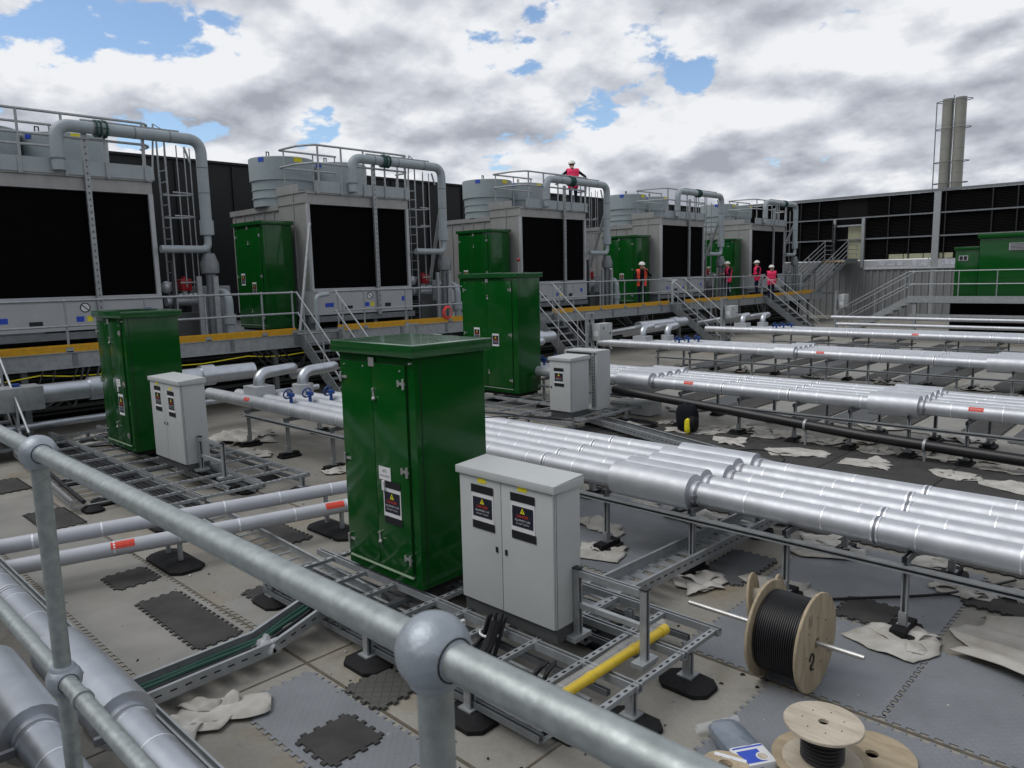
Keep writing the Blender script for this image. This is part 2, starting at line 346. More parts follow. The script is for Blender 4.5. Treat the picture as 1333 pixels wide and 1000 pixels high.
# ------------------------------------------------------------------ perimeter walls
w=thing('dark_screen_wall','tall dark ribbed cladding wall behind the row of cooling towers','wall',(-26,0,0))
b=MB(); b.box(-26.3,-40,0,-26,50.2,7.12); b.done('wall_panel',DWALL,w); w_o=[c for c in w.children]
b=MB()
for i in range(0,75): y=-25+i*1.0; b.box(-25.995,y-.04,1.7,-25.94,y+.04,7.06)
b.done('rib',DWALL,w)
b=MB(); b.box(-26.36,-40,7.122,-25.9,50.2,7.20); b.done('coping',DWALL,w)
for c in w.children: c.location=(26,0,0)

w=thing('louvre_screen_wall','long black louvred screen with grey rails at the far end','wall',(0,50,0))
X0,X1=-26,22
def L_(z0,z1,x0=X0,x1=X1):
    b.box(x0,50.12,z0,x1,50.2,z1)
b=MB(w.location); L_(3.5,7.36); b.done('backing_panel',LOUV,w)
b=MB(w.location)
for i in range(46):
    z=3.55+i*.083
    for x0,x1 in ((X0,-18.9),(-17.05,-13.25),(-12.8,X1)): b.add([(x0,50.0,z),(x1,50.0,z),(x1,50.1,z+.06),(x0,50.1,z+.06),(x0,50.0,z-.012),(x1,50.0,z-.012)],[(0,1,2,3),(4,5,1,0)])
b.done('louvre_blade',LOUV,w)
b=MB(w.location)
for z in (7.40,6.13,4.80): b.box(X0,49.86,z-.04,X1,49.995,z+.04)
b.box(X0,49.95,7.46,X1,50.3,7.52)
b.done('rail',GALVD,w)
b=MB(w.location); x=-25.4; k=0
while x<X1:
    if not(-19<x<-17) : b.box(x-.03,49.9,3.5,x+.03,49.998,7.34)
    x+=(1.9,2.35,1.2)[k%3]; k+=1
b.done('mullion',TRIM,w)
b=MB(w.location); b.box(-13.2,49.78,0,-12.84,49.94,7.34); b.done('column',GALV,w)
b=MB(w.location); b.box(-17.0,49.80,2.98,X1,49.93,3.46); b.box(-17,49.7,2.9,X1,49.93,2.975); b.done('ledge',PALE,w)
b=MB(w.location)
for x0,x1,z0 in ((-16.2,-14.6,3.12),(-14.2,-13.3,3.05),(-12.6,-11.6,3.1)): b.box(x0,49.785,z0,x1,49.798,3.4)
b.done('reflective_sheet',BAND,w)
b=MB(w.location)
for x0,x1 in ((-15.6,-14.8),(-14.75,-13.7),(-13.65,-13.25),(-12.8,-12.1)): b.box(x0,49.96,3.5,x1,49.985,3.8)
b.done('ivory_backing',IVORY,w)
b=MB(w.location); b.box(-17.0,49.82,0,X1,50,2.9); b.box(-26,49.82,0,-17.0,50,3.46)
for i in range(120): b.box(-25.8+i*.4,49.76,0,-25.66+i*.4,49.825,2.88)
b.done('lower_cladding',PWALL,w)
# doorway
b=MB(w.location)
b.box(-18.95,49.7,3.0,-18.8,49.9,6.1); b.box(-17.2,49.7,3.0,-17.02,49.9,6.1); b.box(-18.95,49.72,5.62,-17.02,49.88,5.72); b.done('door_frame',GALV,w)
b=MB(w.location); b.box(-18.1,49.99,3.5,-17.25,50.05,5.6); b.done('door_lining',IVORY,w)
b=MB(w.location)
for i in range(22): b.box(-18.78,49.2,3.5+i*.105,-18.72,49.85,3.56+i*.105)
b.box(-18.80,49.16,3.45,-18.70,49.2,5.85); b.done('open_louvre_door',TRIM,w)

w2=thing('horizon_light_blocker','unseen tall dark wall added behind the handrail platform to cut horizon light','wall',(0,-14,0))  # unseen walls, added behind and beside the camera to reduce horizon light
b=MB(w2.location); b.box(-26,-14.3,0,24,-14,7.1); b.box(22,-13.95,0,22.3,49.7,7.1); b.done('wall_panel',DWALL,w2)
c=thing('twin_flue_stack','tall twin grey flue stack with hoops rising behind the louvred screen','chimney',(-13,52.4,0))
for x in (-13.41,-12.73):
    b=MB(c.location); b.lathe((x,52.4,0),(0,0,1),[(0,.31)]+[q for k in range(1,10) for q in ((1.43*k-.012,.31),(1.43*k-.011,.32),(1.43*k+.012,.32),(1.43*k+.013,.31))]+[(12.95,.31),(12.95,.27),(12.6,.27)],20); b.done('flue',STONE,c)
b=MB(c.location); b.bar((-13.07,52.25,0),(-13.07,52.25,13.1),.05); b.bar((-13.95,52.1,3),(-13.95,52.1,12.8),.05); b.done('mast',GALVD,c)
for z in (8.0,9.25,11.2,12.8):
    b=MB(c.location); b.tube([(-13.07+1.0*math.cos(a)*.95,52.4+.5*math.sin(a),z) for a in [2*math.pi*i/20 for i in range(20)]],.025,6,closed=True); b.done('hoop',GALVD,c)

# ------------------------------------------------------------------ walkway along the towers
RZ,MZ=2.743,2.22; WX=-17.3
wk=thing('tower_walkway','raised steel walkway with yellow kick strip along the cooling towers','walkway',(WX,0,1.6))
segs=[(-8,2.2),(3.4,10.05),(11.3,19.0),(20.1,27.7),(28.9,36.45),(37.65,42.6)]
for a,c_ in segs:
    b=MB(wk.location); b.box(WX+.02,a,1.69,WX+.035,c_,1.845)
    for z in (1.735,1.79): b.box(WX+.036,a,z,WX+.042,c_,z+.012)
    b.done('kick_strip',YEL,wk)
b=MB(wk.location); b.box(WX+.06,-8,1.36,WX+.075,44,1.685); b.box(WX+.0,-8,1.36,WX+.12,44,1.372); b.box(WX+0,-8,1.675,WX+.11,44,1.687); b.done('edge_beam',GALV,wk)
for i in range(30): y=-7+i*1.7; b=MB(wk.location); b.box(WX+.076,y-.05,1.40,WX+.09,y+.05,1.66); b.done('splice_plate',GALVD,wk)
for i in range(19):
    y=-7+i*2.75; b=MB(wk.location); b.bar((WX-.15,y,0),(WX-.15,y,1.36),.12); b.bar((WX-.1,y,1.42),(-19.4,y,1.42),.1); b.done('support_column',GALVD,wk)
b=MB(wk.location)
for i in range(70): y=-7.5+i*.72; b.box(WX-2.0,y-.012,1.667,WX+.02,y+.012,1.69)
b.done('deck_grating',GALVD,wk)
def guardrail(name,label,pts,posts,z0,zr,zm,group=None,r=.024,ball=.04,gates=()):
    o=thing(name,label,'railing',(pts[0][0],pts[0][1],z0),group)
    b=MB(o.location)
    for zz in (zr,zm): b.tube([(p[0],p[1],zz) for p in pts],r,8)
    b.done('rail_tube',GALV,o)
    for p in posts:
        b=MB(o.location); b.tube([(p[0],p[1],z0),(p[0],p[1],zr)],r,8)
        for zz in (zr,zm): b.sph((p[0],p[1],zz),ball,8)
        b.box(p[0]-.05,p[1]-.06,z0,p[0]+.05,p[1]+.06,z0+.02); b.box(p[0]+.02,p[1]-.07,z0+.0,p[0]+.05,p[1]+.07,z0+.09)
        b.done('post',GALV,o)
    return o
G='guardrails along the tower walkway'
gl=['at the far left beside the foreground green cabinet','behind the left green cabinet, ending at a stair','behind the tall middle green cabinet','with the orange vested worker standing behind it','left of the two pink vested workers','at the far right end, beyond the last stair']
gp=[[-7,-5.2,-3.4,-1.6,.2,2.15],[3.45,4.83,6.4,7.75,9.17,10.0],[11.35,12.19,13.63,15.3,17.0,18.95],[20.15,21.3,22.9,24.47,25.75,26.93,27.65],[28.95,30.2,31.4,32.69,34.37,36.4],[37.7,39.3,41,42.5]]
for (a,c_),l,ps in zip(segs,gl,gp):
    guardrail('walkway_guardrail','galvanised two-bar guardrail on the walkway '+l,[(WX,a),(WX,c_)],[(WX,y) for y in ps],1.69,RZ,MZ,G)

# ------------------------------------------------------------------ stairs
def stair(label,y0,y1,n=8,x0=WX+.05,z0=1.67,run=1.95,foot=0.0,group='steel stairs from the walkway down to the roof'):
    o=thing('steel_stair',label,'stair',(x0+run,(y0+y1)/2,0),group)
    def P(t,dz=0): return (x0+run*t,z0*(1-t)+foot*t+dz)
    for y in (y0,y1):
        b=MB(o.location); xa,za=P(0);xb,zb=P(1)
        b.add([(xa,y-.012,za-.23),(xa,y-.012,za),(xa+.22,y-.012,za),(xb,y-.012,.21),(xb,y-.012,0.004),(xb-.2,y-.012,.004),
               (xa,y+.012,za-.23),(xa,y+.012,za),(xa+.22,y+.012,za),(xb,y+.012,.21),(xb,y+.012,.004),(xb-.2,y+.012,.004)],
              [(5,4,3,2,1,0),(6,7,8,9,10,11)]+[(i,(i+1)%6,(i+1)%6+6,i+6) for i in range(6)]); b.done('stringer',GALVD,o)
    for k in range(1,n):
        x,z=P(k/n); b=MB(o.location); b.box(x-.02,y0+.014,z-.02,x+.24,y1-.014,z+.012)
        b.box(x+.215,y0+.014,z+.0125,x+.24,y1-.014,z+.018); b.done('tread',GALVD,o)
    for y in (y0+.0,y1-.0):
        b=MB(o.location)
        for dz in (1.07,.55):
            x1_,z1_=P(0,dz); x2,z2=P(1,dz)
            b.tube([(x1_-.08,y,z1_),(x1_+.02,y,z1_),(x2+.62,y,z2-.50)] if dz>1 else [(x1_-.08,y,z1_),(x1_+.02,y,z1_),(x2+.25,y,z2-.24)],.021,8)
            b.sph((x1_+.02,y,z1_),.034,8)
        b.done('handrail',GALV,o)
        for t in (.16,.58,1.0):
            x,z=P(t); b=MB(o.location); b.tube([(x,y,max(z-.05,0)),(x,y,z+1.07-.06)],.021,8); b.sph((x,y,z+.55),.033,8); b.done('baluster',GALV,o)
    return o
stair('steel stair running down to the roof over the thin low pipe',2.25,3.35)
stair('steel stair between the left green cabinet and the foreground green cabinet',10.1,11.25)
stair('steel stair just right of the tall middle green cabinet',19.05,20.06)
stair('steel stair below the orange vested worker, right of the junction box',27.75,28.86,run=2.2)
stair('steel stair with two pink vested workers standing at its top',36.5,37.6,run=2.2)
# flight up to the door in the louvred wall
o=thing('door_stair','steep steel stair climbing to the doorway in the black louvred screen','stair',(-17.8,45.5,1.67))
for x in (-18.75,-17.35):
    b=MB(o.location); b.bar((x,43.3,1.68),(x,48.0,3.52),.02,.26); b.box(x-.012,48.0,3.36,x+.012,49.68,3.6); b.done('stringer',GALVD,o)
    b=MB(o.location)
    for k in range(4): dz=1.15-k*.27; b.tube([(x,43.2,1.7+dz),(x,48.0,3.55+dz),(x,49.6,3.55+dz)],.022,7)
    for y,z in ((43.3,1.7),(45.6,2.62),(48.0,3.55),(49.5,3.55)): b.tube([(x,y,z),(x,y,z+1.15)],.022,7)
    b.done('handrail',GALV,o)
for k in range(9):
    t=(k+.5)/9; b=MB(o.location); b.box(-18.73,43.3+4.7*t-.02,1.68+1.84*t,-17.37,43.3+4.7*t+.25,1.72+1.84*t); b.done('tread',GALVD if k not in(0,8) else YEL,o)
b=MB(o.location); b.box(-18.73,48.02,3.5,-17.37,49.68,3.55); b.done('landing',GALVD,o)

# ------------------------------------------------------------------ platform and plant rooms at the right
o=thing('plant_room_platform','grey steel platform with railings in front of the green plant rooms','platform',(-6,36,0))
b=MB(o.location); b.box(-10.1,34.95,1.60,14,37.2,1.66); b.done('deck',GALVD,o)
b=MB(o.location); b.box(-10.1,34.9,1.50,14,34.945,1.80); b.box(-10.1,34.90,1.50,14,35.05,1.515); b.done('edge_beam',GALV,o)
b=MB(o.location); b.box(-10,34.96,.92,14,35.06,1.04); b.done('lower_beam',GALV,o)
for x in (-9.8,-4.9,0,5,10): b=MB(o.location); b.bar((x,35.01,0),(x,35.01,1.6),.14); b.done('column',GALV,o)
for z in (2.83,2.29): b=MB(o.location); b.tube([(-10.1,35,z),(14,35,z)],.022,8); b.done('rail_tube',GALV,o)
for x in (-10.05,-8.2,-6.85,-5.4,-3.8,-2,0,2,4,6): b=MB(o.location); b.tube([(x,35,1.62),(x,35,2.83)],.022,8); b.done('post',GALV,o)
o=thing('platform_stair','grey steel stair rising to the right onto the plant room platform','stair',(-11.4,35.3,0))
for y in (34.95,36.0):
    b=MB(o.location); b.bar((-12.7,y,.12),(-10.1,y,1.62),.02,.25); b.done('stringer',GALV,o)
    b=MB(o.location)
    for dz in (1.15,.65): b.tube([(-13.1,y,dz-.35),(-12.9,y,.05+dz),(-10.1,y,1.66+dz)],.022,8)
    for t in (0,.5,.96): b.tube([(-12.7+2.6*t,y,.1+1.5*t),(-12.7+2.6*t,y,1.2+1.5*t)],.022,8)
    b.done('handrail',GALV,o)
for k in range(8): t=(k+.5)/8; b=MB(o.location); b.box(-12.7+2.6*t-.05,34.97,.1+1.5*t,-12.7+2.6*t+.2,35.98,.13+1.5*t); b.done('tread',GALVD,o)
o=thing('plant_room_shade','near-black panel painted as shade under the green plant rooms, behind the platform','wall',(-4,37.35,0))  # dark panel added to paint the shade of the void below the rooms
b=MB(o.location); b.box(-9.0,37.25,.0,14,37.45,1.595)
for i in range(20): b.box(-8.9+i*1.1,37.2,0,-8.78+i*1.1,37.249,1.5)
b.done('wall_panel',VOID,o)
o=thing('green_plant_room','low green plant room with a small square vent, left of the larger one','plant room',(-8.7,38,1.66))
b=MB(o.location); b.bbox(-9.0,37.6,1.67,-8.1,39.6,3.70,.02); b.done('wall',GREEN,o)
b=MB(o.location); b.bbox(-9.06,37.54,3.70,-8.1,39.66,3.83,.02); b.done('roof',GREEN,o)
b=MB(o.location); b.box(-8.86,37.57,3.24,-8.5,37.6,3.46).mi(1).box(-8.82,37.56,3.27,-8.70,37.575,3.43).box(-8.66,37.56,3.27,-8.54,37.575,3.43); b.done('vent',[PALE,BLACK],o)
o=thing('green_plant_room','large green plant room with a long grey vent at the right edge','plant room',(-4,38,1.66))
b=MB(o.location); b.bbox(-8.05,37.4,1.67,4,40.6,4.16,.02); b.done('wall',GREEN,o)
b=MB(o.location); b.bbox(-8.12,37.3,4.16,4.1,40.7,4.36,.02); b.done('roof',GREEN,o)
b=MB(o.location); b.box(-6.97,37.36,3.62,-5.5,37.4,3.92).mi(1)
for k in range(5): b.box(-6.93,37.35,3.65+k*.055,-5.54,37.362,3.675+k*.055)
b.done('vent',[PALE,GREYD],o)
b=MB(o.location); b.box(-6.35,37.36,4.02,-6.28,37.4,4.1); b.done('lamp',PALE,o)
# ------------------------------------------------------------------ cooling towers
TX=-18.6
def tower(yl,yr,ym,label,first=False):
    o=thing('cooling_tower',label,'cooling tower',(TX,yr,1.67),'cooling towers in a row on the plant deck')
    O=o.location; yc=(yl+yr)/2
    b=MB(O); b.box(-23.0,yl,2.06,TX+.04,yr,2.70); b.box(TX+.04,yl,2.70,TX+.075,yr,2.755); b.box(-23.0,yl+.02,2.70,TX+.04,yr-.02,2.75); b.done('water_basin',PALE,o)
    b=MB(O)
    b.box(TX-.12,yl-.1,1.86,TX+.02,yr+.1,2.02)
    for y in (yl+.15,ym,yr-.15): b.box(-22.8,y-.06,1.67,TX-.13,y+.06,2.055)
    b.done('base_beam',GALVD,o)
    # louvred intake
    b=MB(O); b.box(TX-.09,yl+.06,2.76,TX-.05,yr-.06,5.10); b.done('air_intake',INTAKE,o)
    b=MB(O)
    for y0,y1 in ((yl,yl+.06),(yr-.10,yr)): b.box(TX-.1,y0,2.755,TX+.02,y1,5.12)
    b.box(TX-.1,yl+.055,2.757,TX+.015,yr-.1,2.80); b.done('corner_post',PALE,o)
    b=MB(O); b.box(TX-.1,yl,5.12,TX,yr,5.45); b.box(TX,yl-.01,5.40,TX+.05,yr+.01,5.43); b.box(TX,yl+.05,5.115,TX+.03,yr-.1,5.15); b.done('head_panel',CASE,o)
    b=MB(O); b.bar((TX+.08,ym,2.0),(TX+.08,ym,6.33),.11,.07,up=(1,0,0)); b.mi(1)
    for k in range(30): b.box(TX+.1305,ym-.012,2.1+k*.14,TX+.1345,ym+.012,2.14+k*.14)
    b.done('mid_post',[GALV,GREYD],o)
    # casing behind
    b=MB(O); b.box(-20.15,yl+.01,2.752,TX-.1,yr-.01,5.44); b.box(-20.2,yl-.02,5.445,TX-.02,yr+.02,5.48); b.mi(0)
    b.box(-20.18,yl-.02,5.482,TX-.4,yl+.01,5.70); b.box(-19.35,yl-.012,2.76,-19.31,yl+.009,5.43); b.box(-20.16,yl-.015,5.16,TX-.1,yl+.008,5.19)
    b.done('casing',CASE,o)
    b=MB(O); b.box(-23.1,yl+.05,2.76,-20.151,yr-.05,5.06); b.box(-23.15,yl,5.062,-20.152,yr,5.22)
    for k in range(5): b.box(-22.9+k*.6,yl+.02,2.8,-22.87+k*.6,yl+.049,5.05)
    b.done('rear_plenum',CASE,o)
    for y in (yc-1.02,yc+.90):
        b=MB(O); pr=[(0,.87)]
        for z in (.24,.48): pr+=[(z-.012,.87+.03*z),(z-.011,.91),(z+.012,.91),(z+.013,.875+.03*z)]
        pr+=[(.74,.90),(.741,.945),(1.38,.955),(1.40,.94),(1.40,.88),(.8,.86)]
        b.lathe((-21.1,y,5.222),(0,0,1),pr,32); s=b.done('fan_stack',FRP,o)
        b=MB(O); b.bar((-20.6,y-.75,6.60),(-20.6,y-.75,6.74),.025); b.bar((-20.6,y-.67,6.60),(-20.6,y-.67,6.74),.025); b.bar((-20.6,y-.76,6.74),(-20.6,y-.66,6.74),.025); b.done('lifting_eye',GREYD,s)
        for a,w_,mi in ((-72,.14,0),(-8,.2,1)):
            b=MB(O)
            for k in range(2):
                a0=rad(a+k*w_*40); a1=rad(a+(k+1)*w_*40)
                b.mi(mi).quad(*[(-21.1+.960*math.cos(q),y+.960*math.sin(q),z) for q,z in ((a0,6.47),(a1,6.47),(a1,6.60),(a0,6.60))])
            b.done('sticker',[BLUE,YELS],s)
    # fan deck toe board and rails
    b=MB(O); b.box(TX+.06,yl+.25,5.44,TX+.085,yr-.02,5.75)
    for k in range(5):
        y=yl+.3+(yr-yl-.4)*k/4; b.box(TX+.086,y-.03,5.40,TX+.11,y+.03,5.76)
    b.box(-20.1,yr+.03,5.44,TX+.06,yr+.055,5.75)
    b.done('toe_board',TOE,o)
    for zz in (6.70,6.22):
        b=MB(O); b.tube(rounded([(-19.95,yr-1.6,zz),(-19.95,yl-.02,zz),(-19.0,yl+.0,zz),(TX+.10,yl+.25,zz),(TX+.10,yr-.1,zz),(TX-.1,yr+.05,zz),(-19.2,yr+.05,zz)],.12,4),.03,7); b.done('guard_rail',GALV,o)
    for y in [yl+.35+(yr-yl-.5)*k/4 for k in range(5)]:
        b=MB(O); b.tube([(TX+.10,y,5.42),(TX+.10,y,6.72)],.028,7); b.sph((TX+.1,y,6.7),.034,7); b.sph((TX+.1,y,6.22),.034,7); b.done('rail_post',GALV,o)
    for x,y in ((-19.95,yl+.15),(-19.95,yl+1.1),(-19.95,yr-1.65),(-19.1,yr+.05)):
        b=MB(O); b.tube([(x,y,5.45),(x,y,6.72)],.022,7); b.done('rail_post',GALV,o)
    # caged ladder on the right flank
    ly=yr+.42; lx=TX-.35
    b=MB(O)
    for dx in (-.22,.22): b.tube([(lx+dx,ly,1.7),(lx+dx,ly,6.65),(lx+dx*1.3,ly-.25,6.75),(lx+dx*1.3,ly-.35,5.6)],.022,6)
    for k in range(15): b.tube([(lx-.22,ly,1.95+k*.27),(lx+.22,ly,1.95+k*.27)],.014,6)
    la=b.done('access_ladder',GALV,o)
    b=MB(O)
    for z in (3.05,3.85,4.65,5.2): b.tube([(lx+.36*math.cos(a),ly+.06+.62*max(0,math.sin(a)),z) for a in [math.pi*i/10 for i in range(11)]],.02,6)
    for a in (15,65,115,165): a=rad(a); b.tube([(lx+.36*math.cos(a),ly+.06+.62*math.sin(a),2.95),(lx+.36*math.cos(a),ly+.06+.62*math.sin(a),6.3)],.014,6)
    b.done('ladder_cage',GALV,la)
    # stickers on the basin
    X=TX+.0425
    def st(y,z,w_,h,mi): b=MB(O); b.quad((X,y-w_/2,z-h/2),(X,y+w_/2,z-h/2),(X,y+w_/2,z+h/2),(X,y-w_/2,z+h/2)); b.done('sticker' if mi<2 else 'hand_hole',(BLUE,YELS,WHITE,BLACK)[mi],o)
    st(yl+.5,2.33,.28,.12,0); st(ym-.42,2.30,.16,.12,0); st(ym-.22,2.30,.12,.12,1); st(yr-.35,2.42,.14,.14,0)
    st(yl+1.15,2.24,.26,.09,3); st(ym+.35,2.26,.22,.11,3)
    b=MB(O); b.mi(2).fan([(X,ym-.3+.11*math.cos(a),2.55+.11*math.sin(a)) for a in [2*math.pi*i/20 for i in range(20)]])
    b.mi(3); X+=.002
    for i in range(20):
        a=2*math.pi*i/20;c_=2*math.pi*(i+1)/20
        b.quad(*[(X,ym-.3+r*math.cos(q),2.55+r*math.sin(q)) for r,q in ((.088,a),(.11,a),(.11,c_),(.088,c_))])
    b.quad((X,ym-.37,2.60),(X,ym-.36,2.62),(X,ym-.23,2.50),(X,ym-.24,2.48))
    b.done('prohibition_sign',[BLUE,YELS,WHITE,BLACK],o)
    if yl>8: b=MB(O); b.tube(rounded([(-17.75,yl-.42,1.69),(-17.75,yl-.42,2.62),(-17.75,yl+.0,2.66),(-18.4,yl+.1,2.66)],.12,4),.055,10); b.done('overflow_pipe',TOE,o)
    if 8<yl<15: b=MB(O); b.bar((-18.1,yl-.75,1.7),(TX+.04,yl+.02,4.6),.06); b.done('prop',GALV,o)
    return o
TW=[(3.45,7.29,5.89),(11.40,14.90,13.6),(19.97,23.70,22.33),(29.12,32.86,31.35),(37.72,41.8,40.2)]
TL=['cooling tower cut off by the left edge of the photo, behind the left green cabinet',
 'cooling tower second from the left, twin fan stacks above a black intake',
 'cooling tower with a worker in a pink vest standing on its roof','cooling tower directly right of the one with a worker on top',
 'farthest cooling tower, beside the black louvred screen']
for t,l in zip(TW,TL): tower(*t,l)
# ------------------------------------------------------------------ riser pipes looping over each tower
def riser(yl,yr,yv,label,zt=6.47):
    o=thing('riser_pipe',label,'pipe',(-18.42,yr,1.67),'insulated riser pipes looping over the towers'); O=o.location; x=-18.42; r=.132
    b=MB(O); b.tube(rounded([(x,yl,5.5),(x,yl,zt),(x,yr,zt),(x,yr,4.55)],.32,8),r,18); b.done('pipe_body',TOE,o)
    for y in (yl+.75,yl+1.6,yr-.75): b=MB(O); b.cyl((x,y-.012,zt),(x,y+.012,zt),r+.006,n=18); b.done('pipe_band',GALVD,o)
    for z in (5.2,5.8): b=MB(O); b.cyl((x,yr,z-.012),(x,yr,z+.012),r+.006,n=18); b.done('pipe_band',GALVD,o)
    b=MB(O); b.cyl((x,yl,5.72),(x,yl,5.76),r+.012,n=18); b.done('pipe_band',GALVD,o)
    b=MB(O)
    for y in (yv-.09,yv+.0,yv+.12): b.lathe((x,y-.012,zt),(0,1,0),[(0,.19),(.024,.19)],14); 
    for k in range(8): a=2*math.pi*k/8; b.cyl((x+.172*math.cos(a),yv-.12,zt+.172*math.sin(a)),(x+.172*math.cos(a),yv+.15,zt+.172*math.sin(a)),.012,n=6)
    b.done('valve_flange',GRN2,o)
    b=MB(O); b.cyl((x,yr,4.20),(x,yr,4.55),.165,n=18); b.done('insulation_collar',TOE,o)
    b=MB(O); b.tube(rounded([(x,yr,4.2),(x,yr,3.85),(x,yr-1.15,3.85)],.22,6),.09,14); b.done('branch_pipe',TOE,o)
    b=MB(O); b.lathe((x,yr,3.25),(0,0,1),[(0,.13),(.02,.21),(.25,.22),(.5,.13)],16); b.cyl((x,yr,1.7),(x,yr,3.25),.115,n=14); b.done('lower_pipe',GALVD,o)
    for y,w_ in ((yr-.30,.11),(yr+.02,.12)):
        b=MB(O); xx=x+.20 if w_==.12 else x; z1=zt-r if w_==.13 else 3.2
        b.bar((xx,y,1.67),(xx,y,z1),w_,w_*.6,up=(1,0,0)); b.done('support_post',GALV,o)
    b=MB(O); b.bar((x+.02,yr-.42,zt-.2),(x+.02,yr-.30,zt-.55),.04); b.bar((x-.1,yr+.1,5.6),(x-2.2,yr+.95,1.75),.09); b.bar((x,yl+.5,zt+r+.02),(x,yr-.5,zt+r+.02),.03); b.done('brace',GALV,o)
    # pumps, valves and returns at deck level
    b=MB(O); b.tube(rounded([(x+.25,yr+.30,1.7),(x+.25,yr+.30,2.78),(x-.45,yr+.22,2.78)],.28,6),.105,14); b.lathe((x+.25,yr+.30,2.0),(0,0,1),[(0,.15),(.24,.15)],14); b.done('return_elbow',TOE,o)
    b=MB(O); b.bbox(x-.75,yr-.55,2.85,x-.45,yr-.28,3.14,.03); b.cyl((x-.6,yr-.42,3.14),(x-.6,yr-.42,3.2),.06); b.done('valve_actuator',RED,o)
    b=MB(O); b.sph((x-.6,yr-.85,2.95),.15,10); b.tube([(x-.6,yr-.9,2.6),(x-.6,yr-.15,2.6)],.12,12); b.cyl((x-.6,yr-.42,2.6),(x-.6,yr-.42,2.85),.07)
    for k in range(5): b.sph((x-.52,yr-.68+.12*k,2.72),.075,8)
    b.done('valve_body',ALU,o)
    b=MB(O); b.bbox(x-1.5,yr+.10,1.68,x-.75,yr+.85,2.95,.02); b.done('pump_housing',GALVD,o)
    b=MB(O); b.tube([(x-.4,yr-.75,1.7),(x-.4,yr-.75,3.6)],.05,8); b.box(x-.95,yr-.8,1.68,x-.25,yr-.1,2.3); b.done('pump_frame',GREYD,o)
RP=[(5.32,8.45,6.2),(12.80,16.15,13.95),(21.2,24.85,22.6),(30.15,34.15,31.9),(38.9,42.75,41.2)]
RL=['grey riser pipe looping over the left-edge cooling tower','grey riser pipe looping over the cooling tower second from the left','grey riser pipe in front of the worker on the tower roof','grey riser pipe looping over the tower right of the rooftop worker','grey riser pipe over the farthest cooling tower']
for (a,c_,v),l in zip(RP,RL): riser(a,c_,v,l,6.45 if a<20 else (6.5 if a<30 else 6.62))

# ------------------------------------------------------------------ notices and cabinets
def notice(b,x,z,y,w_=.24,h=.17,tape=True,tw=.26):
    # dark notice on white paper, held by strips of black tape; faces -y. slots 0 tape 1 paper 2 navy 3 yellow 4 red 5 white
    q=lambda x0,z0,x1,z1,d: b.quad((x0,y-d,z0),(x1,y-d,z0),(x1,y-d,z1),(x0,y-d,z1))
    b.mi(1); q(x-w_/2-.014,z-h/2-.045,x+w_/2+.014,z+h/2+.045,.002)
    b.mi(2); q(x-w_/2,z-h/2,x+w_/2,z+h/2,.004)
    if tape: b.mi(0); q(x-tw/2,z+h/2+.035,x+tw/2,z+h/2+.10,.005); q(x-tw/2+.01,z-h/2-.10,x+tw/2+.01,z-h/2-.035,.005)
    k=h/.17
    b.mi(3).fan([(x-.026*k,y-.006,z+.030*k),(x+.026*k,y-.006,z+.030*k),(x,y-.006,z+.078*k)])
    b.mi(0).quad((x-.003*k,y-.007,z+.036*k),(x+.003*k,y-.007,z+.036*k),(x+.003*k,y-.007,z+.060*k),(x-.003*k,y-.007,z+.060*k))
    b.mi(4).text('DANGER',.032*k,(x,y-.006,z+.006*k)); b.mi(5).text('EQUIPMENT LIVE',.022*k,(x,y-.006,z-.028*k)); b.text('DO NOT TOUCH',.018*k,(x,y-.006,z-.056*k))
NM=[BLACK,WHITE,NAVY,YELS,REDS,WHITE]
